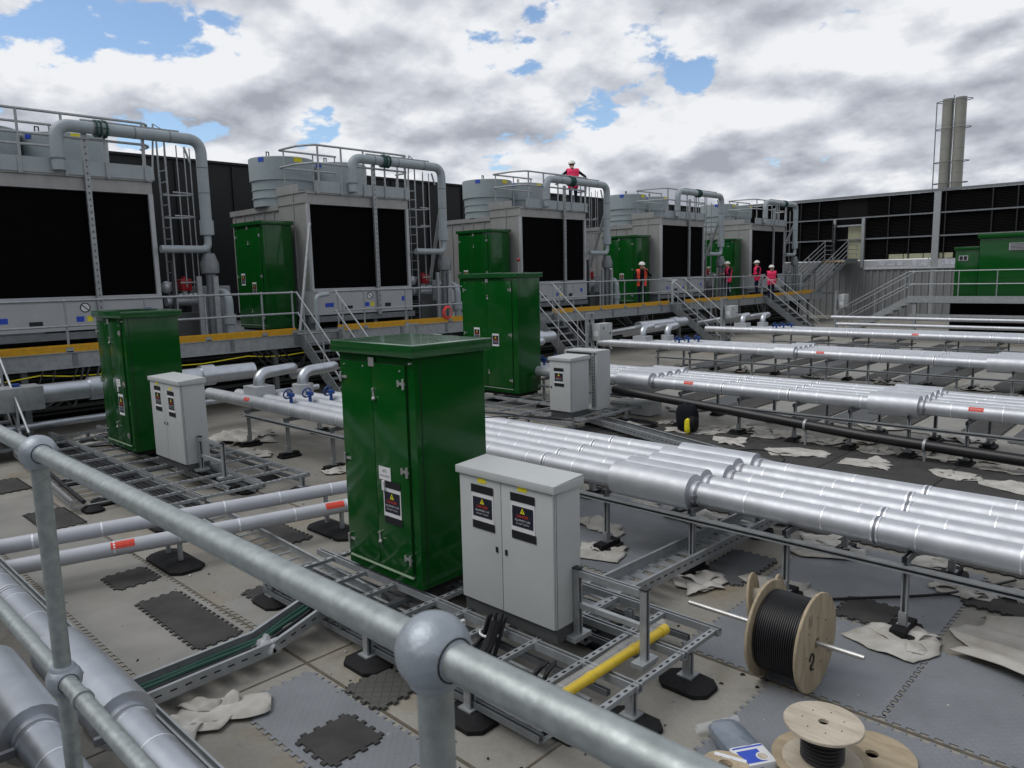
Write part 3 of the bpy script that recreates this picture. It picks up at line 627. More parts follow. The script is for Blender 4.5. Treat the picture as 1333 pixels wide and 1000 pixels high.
def cabinet(label,x0,y0,x1,y1,zb,zt,signs,tag_at=None,group=None,tape=True,antenna=False,doors=True,paint=None):
    o=thing('green_cabinet',label,'cabinet',((x0+x1)/2,(y0+y1)/2,zb),group); O=o.location; h=zt-zb; w_=x1-x0
    b=MB(O); b.bbox(x0,y0,zb+.05,x1,y1,zt,.012); b.done('body',GREEN,o)
    b=MB(O); b.box(x0+.06,y0+.06,zb-.02,x1-.06,y1-.06,zb+.05); b.done('plinth',RUB,o)
    ov=.055
    b=MB(O); r_=.105
    b.bbox(x0-ov,y0-ov,zt-.02,x1+ov,y1+ov,zt+.085,.008)
    b.add([(x0-ov+.01,y0-ov+.01,zt+.083),(x1+ov-.01,y0-ov+.01,zt+.083),(x1+ov-.01,y1+ov-.01,zt+.083),(x0-ov+.01,y1+ov-.01,zt+.083),((x0+x1)/2,(y0+y1)/2,zt+.105)],[(0,1,4),(1,2,4),(2,3,4),(3,0,4)])
    b.done('roof',GREENR,o)
    # double doors on the -y face, in a recessed frame
    dx0,dx1=x0+.05*w_/1.1,x1-.10*w_/1.1; dz0,dz1=zb+.17,zt-.09; dm=(dx0+dx1)/2+.0
    b=MB(O); g=.006
    b.box(dx0-g,y0-.003,dz0-g,dx1+g,y0+.002,dz1+g); b.done('door_gap',SEAM,o)
    for k,(a,c_) in enumerate(((dx0,dm-g/2),(dm+g/2,dx1))):
        b=MB(O); b.bbox(a,y0-.022,dz0,c_,y0-.002,dz1,.004); d=b.done('door',paint or GREEN,o)
        hx=a+.045 if k==0 else c_-.045; sg=-1 if k==0 else 1
        for z in (dz0+.12*h*.55,dz0+(dz1-dz0)*.5,dz1-.15*h*.5):
            b=MB(O); b.box(hx-.055,y0-.030,z-.012,hx+.05,y0-.0225,z+.012); b.cyl((hx+sg*.035,y0-.036,z-.045),(hx+sg*.035,y0-.036,z+.045),.012,n=8); b.box(hx-.055,y0-.032,z-.028,hx-.03,y0-.024,z+.028); b.done('hinge',CHROME,d)
        if k==1:
            b=MB(O)
            for z in (dz0+(dz1-dz0)*.14,dz1-(dz1-dz0)*.15):
                b.box(a+.006,y0-.030,z-.05,a+.03,y0-.0225,z+.05); b.sph((a+.034,y0-.036,z-.04),.02,8); b.cyl((a+.018,y0-.04,z+.04),(a+.018,y0-.022,z+.04),.012,n=8)
            b.box(a-.035,y0-.028,dz1-.035,a+.045,y0-.0225,dz1+.045); b.done('handle',CHROME,d)
    b=MB(O); b.box(dx0,y0-.024,dz0-.035,dx1,y0-.0015,dz0-.022); b.done('drip_strip',mat('drip_strip_edge',(.30,.42,.28),.4) if 'drip_strip_edge' not in bpy.data.materials else bpy.data.materials['drip_strip_edge'],o)
    b=MB(O)
    for x,z in ((dx0+.06,dz1-.04),(dm-.12,dz1-.04),(dx1-.06,dz1-.05),(x1-.03,zt-.07)): b.cyl((x,y0-.03,z),(x,y0-.022 if x<dx1 else y0+.001,z),.009,n=8)
    b.done('bolt',CHROME,o)
    # seam on the side panel
    b=MB(O); b.box(x1-.001,y0+.06,zb+.06,x1+.002,y0+.068,zt-.025); b.done('panel_seam',SEAM,o)
    if signs:
        for sx,sz,sw,shh in signs:
            b=MB(O); notice(b,sx,sz,y0-.0235,sw,shh,tape,sw+.03); b.done('warning_notice',NM,o)
    if tag_at:
        sx,sz=tag_at; b=MB(O); y=y0-.025
        b.box(sx-.085,y-.003,sz-.06,sx+.085,y,sz+.06).mi(1).text('ATS',.035,(sx,y-.0045,sz+.022)).text('00-ATS-001-02',.022,(sx,y-.0045,sz-.022))
        b.mi(0).box(sx-.03,y-.02,sz-.15,sx+.0,y-.001,sz-.065); b.done('name_plate',[WHITE,BLACK],o)
    if antenna:
        ax,ay=antenna; b=MB(O); b.cyl((ax,ay,zt+.05),(ax,ay,zt+.36),.011,n=8); b.mi(1).sph((ax,ay,zt+.39),.05,10); b.done('beacon',[GALV,RED],o)
    return o
GC='green cabinets between the cooling towers'
cabinet('big green double door cabinet beside the grey kiosk, name plate and taped notice on door',-5.978,3.905,-4.885,4.72,.30,2.41,[(-5.23,1.08,.22,.19)],(-5.32,1.335))
cabinet('green cabinet in front of the yellow kick strip, with a kiosk before its corner',-13.98,4.36,-12.72,5.22,.28,2.53,[(-13.09,1.09,.2,.26)],(-13.13,1.45),tape=False,paint=GREENS)
cabinet('tall green cabinet in the middle with two notices and a slim red-topped beacon above',-13.50,12.36,-11.66,13.12,.30,3.02,[(-12.98,1.70,.17,.19),(-12.36,1.57,.19,.20)],None,tape=False)
for i,(x0,x1,y0,y1,l) in enumerate(((-20.9,-19.25,10.38,11.25,'green cabinet on the deck left of the second cooling tower'),(-20.75,-19.05,18.9,19.84,'green cabinet on the deck above the tall middle green cabinet'),
    (-20.95,-19.15,28.0,28.98,'green cabinet on the deck behind the orange vested worker'),(-20.8,-19.1,36.6,37.58,'small looking green cabinet on the deck behind the dark jacketed worker'))):
    cabinet(l,x0,y0,x1,y1,1.68,4.60,[(x0+.40,3.10,.20,.24),(x0+1.02,2.85,.20,.24)],None,GC,tape=False,antenna=(-12.4,0) if False else False)
o=thing('warning_beacon','slim pole with a red ball top rising behind the tall middle green cabinet','beacon',(-14.4,15.35,0))
b=MB(o.location); b.cyl((-14.4,15.35,0),(-14.4,15.35,3.42),.016,n=8); b.done('pole',GALV,o)
b=MB(o.location); b.sph((-14.4,15.35,3.47),.05,10); b.done('red_ball',RED,o)

def kiosk(label,x0,y0,x1,y1,zb,zt,two=True,notices=()):
    o=thing('grey_kiosk',label,'kiosk',((x0+x1)/2,(y0+y1)/2,zb)); O=o.location
    b=MB(O); b.box(x0+.005,y0+.01,zb-.01,x1-.005,y1-.005,zb+.10); b.done('plinth',GREYD,o)
    b=MB(O); b.bbox(x0,y0,zb+.10,x1,y1,zt-.06,.006); b.done('body',GREY,o)
    b=MB(O); b.bbox(x0-.025,y0-.04,zt-.062,x1+.025,y1+.02,zt,.006); b.add([(x0-.02,y0-.035,zt-.002),(x1+.02,y0-.035,zt-.002),(x1+.02,y1+.015,zt+.022),(x0-.02,y1+.015,zt+.022),(x1+.02,y1+.015,zt-.002),(x0-.02,y1+.015,zt-.002)],[(0,1,2,3),(1,4,2),(0,3,5),(3,2,4,5)]); b.done('roof',GREY,o)
    xm=(x0+x1)/2-.03*(x1-x0) if two else x1
    b=MB(O); b.box(x0+.008,y0-.002,zb+.105,x1-.008,y0+.003,zt-.07); b.done('door_gap',SEAM,o)
    for k,(a,c_) in enumerate(((x0+.004,xm-.003),(xm+.003,x1-.004)) if two else ((x0+.004,x1-.004),)):
        b=MB(O); b.bbox(a,y0-.02,zb+.105,c_,y0-.0025,zt-.068,.004); d=b.done('door',GREY,o)
        b=MB(O); hx=(c_-.05 if k==0 else a+.045) if two else a+.04; hz=zb+(zt-zb)*.49
        b.box(hx-.012,y0-.026,hz-.022,hx+.012,y0-.0205,hz+.022); b.done('lock',BLACK,d)
    for sx,sz,sw,sh in notices:
        b=MB(O); notice(b,sx,sz,y0-.0205,sw,sh,True,sw+.035)
        if zt<1.7 and two:
            b.mi(3).quad(*[(sx+p,y0-.0225,sz+sh/2+q) for p,q in ((-.05,.118),(.045,.118),(.045,.156),(-.05,.156))])
        b.done('warning_notice',NM,o)
    b=MB(O)
    b.box(x1-.001,y0+.012,zb+.11,x1+.001,y0+.016,zt-.07); b.done('panel_seam',SEAM,o)
    return o
kiosk('grey two-door kiosk in the foreground, two taped danger notices, right of the big green cabinet',-4.43,3.985,-3.43,4.275,.33,1.545,True,[(-4.165,1.235,.215,.16),(-3.73,1.245,.215,.16)])
kiosk('grey two-door kiosk standing in front of the left green cabinet',-12.0,4.43,-10.91,4.78,.30,1.64,True,[(-11.72,1.32,.2,.18),(-11.24,1.28,.2,.18)])
o=kiosk('narrow grey single door kiosk with one notice, beside the open-backed cabinet',-9.60,11.07,-9.07,11.62,.30,1.45,False,[(-9.36,1.07,.21,.16)])
# open-backed cabinet showing its mounting rails
o=thing('open_cabinet','grey cabinet with its side open showing shelves of slotted rail, behind the narrow kiosk','cabinet',(-9.55,12.4,.3)); O=o.location
x0,x1,y0,y1,z0,z1=-9.98,-9.17,11.98,12.46,.30,1.50
b=MB(O); b.box(x0,y0,z0,x0+.03,y1,z1); b.box(x0+.031,y1-.03,z0,x1-.0,y1,z1); b.box(x0+.031,y0,z1-.03,x1,y1-.031,z1); b.box(x0+.031,y0,z0,x1,y1-.031,z0+.03); b.box(x1-.05,y0+.03,z0+.031,x1-.0,y1-.031,z1-.031); b.done('shell',GREY,o)
for z in (.62,1.02,1.37):
    b=MB(O); b.box(x0+.04,y0+.03,z,x1-.06,y0+.06,z+.04).mi(1)
    for k in range(12): b.box(x0+.07+k*.06,y0+.025,z+.008,x0+.10+k*.06,y0+.0295,z+.03)
    b.done('mounting_rail',[GALV,GREYD],o)
b=MB(O); b.box(x1-.11,y0+.0,z0+.04,x1-.055,y0+.045,z1-.04).mi(1)
for k in range(16): b.box(x1-.095,y0-.004,z0+.08+k*.065,x1-.07,y0-.0005,z0+.115+k*.065)
b.done('mounting_post',[GALV,GREYD],o)
def octfoot(b,x,y,s=1.0,z0=.004):
    w,d,c=.20*s,.15*s,.07*s
    P=[(-w+c,-d),(w-c,-d),(w,-d+c),(w,d-c),(w-c,d),(-w+c,d),(-w,d-c),(-w,-d+c)]
    b.prism([(x+p,y+q) for p,q in P],z0,.035); b.add([(x+p,y+q,.035) for p,q in P]+[(x+p*.55,y+q*.55,.085) for p,q in P],[(i,(i+1)%8,(i+1)%8+8,i+8) for i in range(8)]+[tuple(range(8,16))])
# ------------------------------------------------------------------ pipe racks
def pipe(label,y,z,x0,x1,r,muffs=(),bands=.55,clamps=(),red=None,group='silver insulated pipes in racks across the roof',ph=0.,mr=None,m=None):
    o=thing('insulated_pipe',label,'pipe',(x0,y,z),group); O=o.location; mr=mr or r*1.5
    ev=[]      # (position, list of (offset, radius, slot of the segment after it))
    for a,c in muffs: ev.append((a-.03,[(0,r,0),(.03,r+.003,0),(.034,mr,0),(c-a+.026,mr,0),(c-a+.03,r+.007,0),(c-a+.085,r+.007,2),(c-a+.115,r+.007,0),(c-a+.12,r,0)]))
    for x in clamps: ev.append((x-.03,[(0,r,0),(.001,r+.006,1),(.018,r+.006,2),(.045,r+.006,1),(.06,r+.006,0),(.061,r,0)]))
    x=x0+.4+ph
    while x<x1-.1:
        if not any(a-.12<x<c+.2 for a,c in muffs) and not any(abs(x-q)<.1 for q in clamps): ev.append((x,[(0,r,0),(.001,r+.002,1),(.013,r+.002,0),(.014,r,0)]))
        x+=bands*(.92+.16*random.random())
    ev.sort(key=lambda e:e[0]); pr=[(0,r,0)]
    for t,l in ev: pr+=[(t-x0+d,q,m) for d,q,m in l]
    pr.append((x1-x0,r,0))
    b=MB(O); n=20; b.lathe((x0,y,z),(1,0,0),[(t,q) for t,q,m in pr],n)
    for k in range(len(pr)-1):
        for jj in range(n): b.m[k*n+jj]=pr[k][2]
    b.done('pipe_body',[m or ALU,ALUB,ALUD],o)
    for a,c in muffs: b=MB(O); b.box(c+.065,y-r-.075,z-.02,c+.095,y-r-.005,z+.02); b.done('clamp_bolt',ALUD,o)
    for x in red or ():
        b=MB(O); ln=.20
        for k in range(3):
            q=lambda a:(y-(r+.004)*math.cos(a),z+(r+.004)*math.sin(a))
            (ya,za),(yb,zb)=q(rad(18+11*k)),q(rad(29+11*k)); b.quad((x,ya,za),(x+ln,ya,za),(x+ln,yb,zb),(x,yb,zb))
        b.mi(1)
        for k in range(5): ya,za=q(rad(34)); b.quad((x+.03+.03*k,ya-.003,za-.006),(x+.045+.03*k,ya-.003,za-.006),(x+.045+.03*k,ya-.0015,za+.006),(x+.03+.03*k,ya-.0015,za+.006))
        b.done('red_label',[REDS,WHITE],o)
    return o
NTH=['front','second','middle','fourth','rear']
RACKS=[('foreground rack passing behind the big grey kiosk',6.62,-14.9,3,[(-4.78,-3.82)],[-13.24],[-5.80,-2.05]),
       ('second rack out, beyond the narrow grey kiosk',13.02,-13.6,4,[(-9.3,-8.5),(-4.24,-3.48)],[-7.72,-2.79],[-9.9,-6.9,-5.6]),
       ('third rack out, behind the black backpack',19.68,-14.9,6,[(-8.9,-8.36),(-3.92,-3.0)],[-7.78],[-11.5,-6.2,-5]),
       ('farthest five-pipe rack, below the end stairs',26.38,-14.8,8,[],[-7.4],[-9.4,-5.2])]
for ri,(nm,y0,x0,x1,mf,red,cl) in enumerate(RACKS):
    for k in range(5):
        r=.115 if k==0 else .108
        sh=.0 if ri else (0,-.05,.05,-.02,.04)[k]
        pipe(f'{NTH[k]} silver pipe of five in the {nm}',y0+.325*k,.70+r+(.0 if k==0 else .004),x0+(.6*k if k else 0),x1,r,[(a+sh,c+sh) for a,c in mf],.72,[c+sh for c in cl],red if k==0 else None,ph=.17*k+.1,mr=.188 if k==0 else .168)
for k in range(3):
    r=.103
    pipe(['silver pipe with a fat end cap nearest the roof at the lower left corner','silver pipe along the lower left corner, directly under the foreground handrail','silver pipe at the extreme lower left corner, partly cut off'][k],1.20-.36*k,.78,-14,3,r,[(-5.15-.05*k,-4.02-.22*k)],.5,[-6.3+.3*k,-3.0],None,'silver insulated pipes at the lower left corner',ph=.3*k,mr=.158,m=ALUM)

def fr(label,x,y0,y1,zt,foot=True,group='pipe support frames'):
    o=thing('pipe_support_frame',label,'support frame',(x,y0,0),group); O=o.location
    b=MB(O); b.chan((x,y0-.06,zt),(x,y1+.06,zt),.05,.06); b.mi(1).box(x-.02,y0-.063,zt-.025,x+.02,y0-.0605,zt+.025); b.done('cross_beam',[GALVD,BLACK],o)
    for y in (y0,y1):
        b=MB(O); b.chan((x,y,.06),(x,y,zt-.03),.05,.05,up=(0,-1,0)); b.box(x-.045,y-.045,.075,x+.045,y+.045,.09); b.box(x-.03,y-.05,.09,x+.03,y-.026,.2); b.done('post',GALV,o)
        b=MB(O); b.prism([(x-.09,y-.19),(x+.09,y-.19),(x+.12,y-.13),(x+.12,y+.13),(x+.09,y+.19),(x-.09,y+.19),(x-.12,y+.13),(x-.12,y-.13)],0.004,.04); b.prism([(x-.06,y-.17),(x+.06,y-.17),(x+.06,y+.17),(x-.06,y+.17)],.04,.085); b.done('rubber_foot',RUB,o)
    return o
FX=[[-13.1,-11.7,-10.3,-9.0,-7.7,-6.2,-4.85,-3.78,-2.80,-1.78,-.75],[-11.4,-10.0,-7.78,-6.53,-5.47,-4.52,-3.60,-2.78,-1.8],[-12.6,-11.5,-10.65,-9.55,-8.5,-7.5,-6.47,-5.5,-4.5,-3.4,-2.3],[-12,-10.6,-9.2,-7.8,-6.4,-5,-3.5]]
W4=['under the foreground pipe rack','under the second pipe rack','under the third pipe rack','under the farthest pipe rack']
proto=None
for ri,xs in enumerate(FX):
    y0=RACKS[ri][1]-.10
    for i,x in enumerate(xs):
        n=len(xs)-1-i; l=(f'galvanised pipe support frame {W4[ri]}, {ORD[n]} from the right' if n else f'galvanised pipe support frame {W4[ri]}, rightmost of its row')
        if proto is None: proto=fr(l,x,y0,y0+1.5,.66)
        else: dup(proto,(x,y0,0),l)
    o=thing('rack_rail','long galvanised channel rail fixed along the front posts '+W4[ri],'rail',(xs[0],y0,.6),'channel rails along the pipe racks'); b=MB(o.location)
    z=(.585,.50,.48,.47)[ri]
    b.chan((xs[0]-.1,y0-.05,z),(4,y0-.05,z),.05,.082,up=(0,-1,0)); b.done('channel',GALV,o)
o=thing('rack_rail','galvanised channel rail running beside the fat pipes at the lower left','rail',(-8,1.52,.6)); b=MB(o.location); b.chan((-11,1.42,.64),(2,1.42,.64),.05,.05); b.done('channel',GALV,o)
b=MB(o.location)
for x in (-10.5,-8.6,-6.6,-4.6,-2.6): b.bar((x,1.42,.0),(x,1.42,.62),.05); b.bar((x,-.2,.61),(x,1.40,.61),.05); 
b.done('bracket',GALVD,o)

# risers, elbows and hand wheels where each rack meets the walkway
def joint(ri,xo,y0):
    nm=W4[ri].replace('under ','on ')
    for k,(x,y) in enumerate(((-13.45,y0+.33),(-12.95,y0+.98))):
        o=thing('elbow_pipe',('left' if k==0 else 'right')+' bent silver pipe rising from the left end '+nm.replace('on ','of '),'pipe',(x,y,.8),'bent pipes joining the racks to the walkway header')
        b=MB(o.location); b.tube(rounded([(x,y,.8),(x,y,1.29),(x-.15,y+.85,1.31),(x-.9,y+1.15,1.2),(x-2.6,y+1.3,.9)],.22,7),.105,16); b.done('pipe_body',ALUM,o)
        b=MB(o.location)
        if k==0: b.box(x-.24,y-.2,.83,x+.24,y+.2,1.06)
        else: b.cyl((x,y,.83),(x,y,1.06),.20,n=18)
        b.done('insulation_box',PALE,o)
    for k,dy in enumerate((.2,.5,.85)):
        x=-12.15+.14*k; y=y0+dy
        o=thing('hand_wheel_valve',['front','middle','rear'][k]+' blue hand wheel valve '+nm,'valve',(x,y,.9),'blue hand wheel valves on the pipe racks')
        c=Vector((x,y,1.03)); b=MB(o.location); b.tube([c+Vector((.085*math.sin(a)*.35,.085*math.cos(a),.085*math.sin(a))) for a in [2*math.pi*i/14 for i in range(14)]],.014,6,closed=True)
        for a in (0,2.1,4.2): b.bar(c,c+Vector((.085*math.sin(a)*.35,.085*math.cos(a),.085*math.sin(a))),.012)
        b.done('hand_wheel',BLUEV,o)
        b=MB(o.location); b.cyl((x+.10,y,.86),(x+.10,y,1.03),.03,n=10); b.bbox(x+.02,y-.035,.99,x+.18,y+.035,1.06,.012); b.done('gear_box',BLUEV,o)
for ri in range(4): joint(ri,0,RACKS[ri][1])
# headers under the walkway
def header(label,y0,y1,x,z,r,col=(),box=None):
    o=thing('header_pipe',label,'pipe',(x,y0,z),'silver header pipes under the walkway'); b=MB(o.location); b.tube([(x,y0,z),(x,y1,z)],r,18); b.done('pipe_body',ALUM,o)
    for y in col: b=MB(o.location); b.cyl((x,y-.14,z),(x,y+.14,z),r+.045,n=18); b.done('collar',ALUM,o)
    if box:
        b=MB(o.location); b.bbox(x-.26,box[0],box[1],x+.28,box[2],box[3],.01); b.done('valve_box',GALV,o)
        b=MB(o.location); b.cyl((x,(box[0]+box[2])/2,box[3]),(x,(box[0]+box[2])/2,box[3]+.05),.08); b.done('valve_cap',BLUEV,o)
header('fat silver header pipe with a grey valve box, under the walkway at far left',2.9,7.95,-15.6,1.10,.175,(4.75,6.9),(3.05,.86,3.8,1.28))
header('silver header pipe under the walkway by the second junction box',15.2,18.6,-16.0,1.05,.18,(17.9,))
header('silver header pipe under the walkway by the stair with the pink vested pair',23.5,26.8,-16.0,1.05,.18,(26,))
header('thin low silver pipe above the roof, left of the left green cabinet',2.6,9.5,-15.5,.55,.065,())
for i in range(7):
    y=3.6+5.2*i+(.7 if i%2 else 0); o=thing('hanging_cable','black cables looping down from the walkway beam, '+('next to the low pipe','behind the left green cabinet','over the bent pipes by the stair','behind the tall green cabinet','near the middle stair','below the orange vested worker','by the last stair')[i],'cables',(-17.1,y,1.3),'cables looping under the walkway'); b=MB(o.location); rnd=random.Random(i)
    for k in range(6):
        p=[(-17.1+.1*rnd.random(),y-.9*rnd.random(),1.36)]
        for t in range(4): p.append((-17.0+.3*rnd.random(),p[-1][1]+.15+.35*rnd.random(),1.0-.5*rnd.random()*(1 if t%2 else .3)))
        p.append((-17.1,p[-1][1]+.3,1.36)); b.tube(rounded(p,.2,5),.012+.010*(k%2),6)
    b.done('cable_strand',CABLE,o)
o=thing('yellow_rope','thin yellow rope strung along below the walkway beam','rope',(-17.1,5,1.3)); b=MB(o.location); b.tube([(-17.12+.03*math.sin(t*1.7),2.0+t*.55,1.28-.10*abs(math.sin(t*.8))) for t in range(16)],.012,6); b.tube([(-17.05,6.55+.09*math.cos(q),1.12+.11*math.sin(q)) for q in [2*math.pi*j/14 for j in range(14)]],.014,6,closed=True); b.done('rope_strand',YELS,o)
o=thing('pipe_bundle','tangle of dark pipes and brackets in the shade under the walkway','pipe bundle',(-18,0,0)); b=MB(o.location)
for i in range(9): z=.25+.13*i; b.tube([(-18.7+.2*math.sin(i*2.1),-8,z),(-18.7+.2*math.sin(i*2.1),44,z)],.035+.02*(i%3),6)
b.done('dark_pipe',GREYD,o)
# junction boxes on posts
def jbox(label,x,y,top=1.70):
    o=thing('junction_box',label,'junction box',(x,y,0),'junction boxes on posts below the walkway')
    b=MB(o.location); b.bar((x,y-.12,0),(x,y-.12,1.98),.07); b.bar((x,y+.12,0),(x,y+.12,1.98),.07); b.box(x-.04,y-.16,1.95,x+.04,y+.16,2.0); b.box(x-.03,y-.1,1.2,x-.02,y+.1,1.7); b.done('post',GALV,o)
    b=MB(o.location); b.bbox(x+.04,y+.05,1.24,x+.30,y+.62,top,.01); b.done('box',GREY,o)
    b=MB(o.location); b.box(x+.09,y+.045,1.36,x+.25,y+.0495,1.5); b.done('label_plate',WHITE,o)
    for p,q in ((.5,1.4),(.2,1.55)): b=MB(o.location); b.box(x+.302,y+p,q,x+.31,y+p+.04,q+.045); b.done('catch',BLACK,o)
jbox('grey junction box on a twin post beside the stair, right of the narrow kiosk',-12.6,16.2)
jbox('grey junction box on a twin post at the stair below the orange vested worker',-14.2,26.6)
jbox('grey junction box on a twin post beside the foreground green cabinet roof',-13.6,10.9,1.72)
jbox('grey junction box on a post by the platform stair at far right',-13.2,35.4,1.85)
for k,(y,z) in enumerate(((33.0,.95),(33.6,.62))):
    o=pipe(('upper' if k==0 else 'lower')+' of two slim white pipes below the plant room platform',y,z,-12.5,6,.075,(),1.4,(),None,'slim pipes below the plant room platform')
o=thing('black_pipe','long black plastic pipe sloping low above the roof behind the backpack','pipe',(-9.1,12.7,.63)); b=MB(o.location); b.tube([(-9.25,12.7,.635),(-6.6,12.7,.47),(-4.2,12.7,.31),(-2,12.7,.235),(4,12.7,.0)],.088,16); b.done('pipe_body',GREYPIPE,o)
b=MB(o.location)
for x,z in ((-5.18,.375),(-3.3,.28)): b.lathe((x-.02,12.7,z),(1,0,-.06),[(0,.092),(.001,.105),(.04,.105),(.041,.092)],16); b.bar((x,12.7,.02),(x,12.7,z-.1),.03)
b.done('saddle',GALV,o)
# pair of small pipes crossing the lower left
for k,(a,c,l) in enumerate((((-8.75,1.55,.47),(-7.55,6.0,.50),'rear of two pale pipes crossing the roof at lower left'),((-8.42,1.55,.34),(-7.22,6.0,.36),'front of two pale pipes at lower left, with red labels'))):
    o=thing('pale_pipe',l,'pipe',a,'pair of pale jacketed pipes'); a=Vector(a);c=Vector(c); d=(c-a).normalized(); b=MB(o.location); t=.35; pr=[(0,.078,0)]
    while t<(c-a).length-.3: pr+=[(t,.078,0),(t+.001,.0815,1),(t+.02,.0815,0),(t+.021,.078,0)]; t+=.62
    pr.append(((c-a).length,.078,0)); b.lathe(a,d,[(q,w_) for q,w_,m in pr],18)
    for i in range(len(pr)-1):
        for jj in range(18): b.m[i*18+jj]=pr[i][2]
    b.done('pipe_body',[PLAST,ALUB],o)
    if k:
        for t in (.95,3.2):
            b=MB(o.location); p=a+d*t; s=d.cross(Vector((0,0,1)))
            for j in range(3):
                q=lambda g:(s*math.cos(g)+Vector((0,0,1))*math.sin(g))*.0815
                g0,g1=rad(12+20*j),rad(32+20*j); b.quad(p+q(g0),p+d*.22+q(g0),p+d*.22+q(g1),p+q(g1))
            b.done('red_label',REDS,o)
    for t in (1.6,3.4):
        b=MB(o.location); p=a+d*t; b.bar((p.x,p.y,.03),(p.x,p.y,p.z-.07),.04); b.done('stand',GALV,o); b=MB(o.location); octfoot(b,p.x,p.y,1.25); b.done('rubber_foot',RUB,o)

# ------------------------------------------------------------------ rubber feet, frames and trays
def frame(label,x0,x1,ys,xs,z,feet,goal=None,extra=()):
    o=thing('support_platform',label,'support frame',((x0+x1)/2,ys[0],0)); O=o.location
    for y in ys:
        b=MB(O); b.chan((x0,y,z),(x1,y,z),.055,.06); b.done('long_channel',GALV,o)
        b=MB(O); b.chan((x0+.1,y+.05,.12),(x1-.3,y+.05,.12),.045,.045); b.done('lower_channel',GALVD,o)
    for i,x in enumerate(xs):
        b=MB(O); b.box(x-.024,ys[0]+.026,z-.012,x+.024,ys[-1]-.026,z+.022); b.mi(1); y=ys[0]+.08
        while y<ys[-1]-.1: b.box(x-.009,y,z+.0215,x+.009,y+.035,z+.0235); y+=.085
        b.done('slotted_channel',[GALV,BLACK],o)
    for x,y in feet:
        b=MB(O); b.chan((x,y,.06),(x,y,z-.026),.06,.06,up=(1,0,0)); b.box(x-.06,y-.06,.086,x+.06,y+.06,.098); b.done('leg',GALV,o)
        b=MB(O); octfoot(b,x,y); b.mi(1).quad((x-.12,y-.06,.064),(x-.06,y-.09,.062),(x-.045,y-.07,.067),(x-.105,y-.04,.068)); b.done('rubber_foot',[RUB,WHITE],o)
    if goal:
        (gx0,gx1,gy,gt)=goal
        b=MB(O); b.chan((gx0,gy,z),(gx0,gy,gt),.05,.05,up=(1,0,0)); b.chan((gx1,gy,z),(gx1,gy,gt),.05,.05,up=(1,0,0)); b.chan((gx0+.027,gy,gt-.03),(gx1-.027,gy,gt-.03),.05,.05)
        b.bar((gx0+.03,gy,gt-.28),(gx1-.03,gy,gt-.28),.04); 
        for x in (gx0,gx1): b.box(x-.05,gy-.10,z+.026,x+.05,gy+.10,z+.06)
        b.mi(1).box(gx0-.03,gy-.03,gt,gx0+.03,gy+.03,gt+.01).box(gx1-.03,gy-.03,gt,gx1+.03,gy+.03,gt+.01); b.done('upright_frame',[GALV,BLACK],o)
    for e in extra: b=MB(O); b.chan(*e); b.done('short_channel',GALVD,o)
    return o
frame('galvanised channel platform carrying the foreground green cabinet and grey kiosk',-6.6,-2.66,(3.22,3.94,4.52,5.02),(-6.3,-5.75,-5.3,-4.75,-4.4,-4.07,-3.62,-3.16,-2.70),.285,[(-2.70,4.62),(-2.72,3.92),(-4.75,3.22),(-6.4,3.3),(-6.2,4.9),(-4.6,4.95),(-3.6,3.25),(-3.45,4.95)],(-3.40,-2.80,4.20,.86),
  [((-4.07,3.30,.18),(-4.07,5.0,.18)),((-5.2,3.24,.17),(-5.2,5,.17)),((-6.6,3.6,.16),(-3.6,3.6,.16))])
frame('galvanised channel platform carrying the left green cabinet and its kiosk',-16.1,-9.45,(3.45,4.02,4.85,5.55),(-15.6,-15.0,-14.3,-13.6,-13.0,-12.3,-11.7,-11.1,-10.5,-10.0,-9.5),.265,[(-9.5,3.5),(-9.55,5.5),(-11.3,3.4),(-12.8,3.4),(-14.6,3.4),(-10.6,5.5),(-15.9,4.6)],(-10.86,-10.12,4.62,.80),
  [((-12,3.5,.16),(-12,5.5,.16)),((-16,3.75,.16),(-9.6,3.75,.16))])
frame('galvanised channel platform carrying the tall middle green cabinet and narrow kiosk',-13.2,-8.75,(10.7,11.15,12.1,12.95),(-12.9,-12.2,-11.5,-10.8,-10.2,-9.6,-9.1,-8.8),.27,[(-8.85,12.6),(-8.85,10.8),(-10.5,10.72),(-11.8,10.72),(-13,12.9),(-9.9,10.72)],None,[((-10.4,10.7,.16),(-10.4,12.9,.16))])
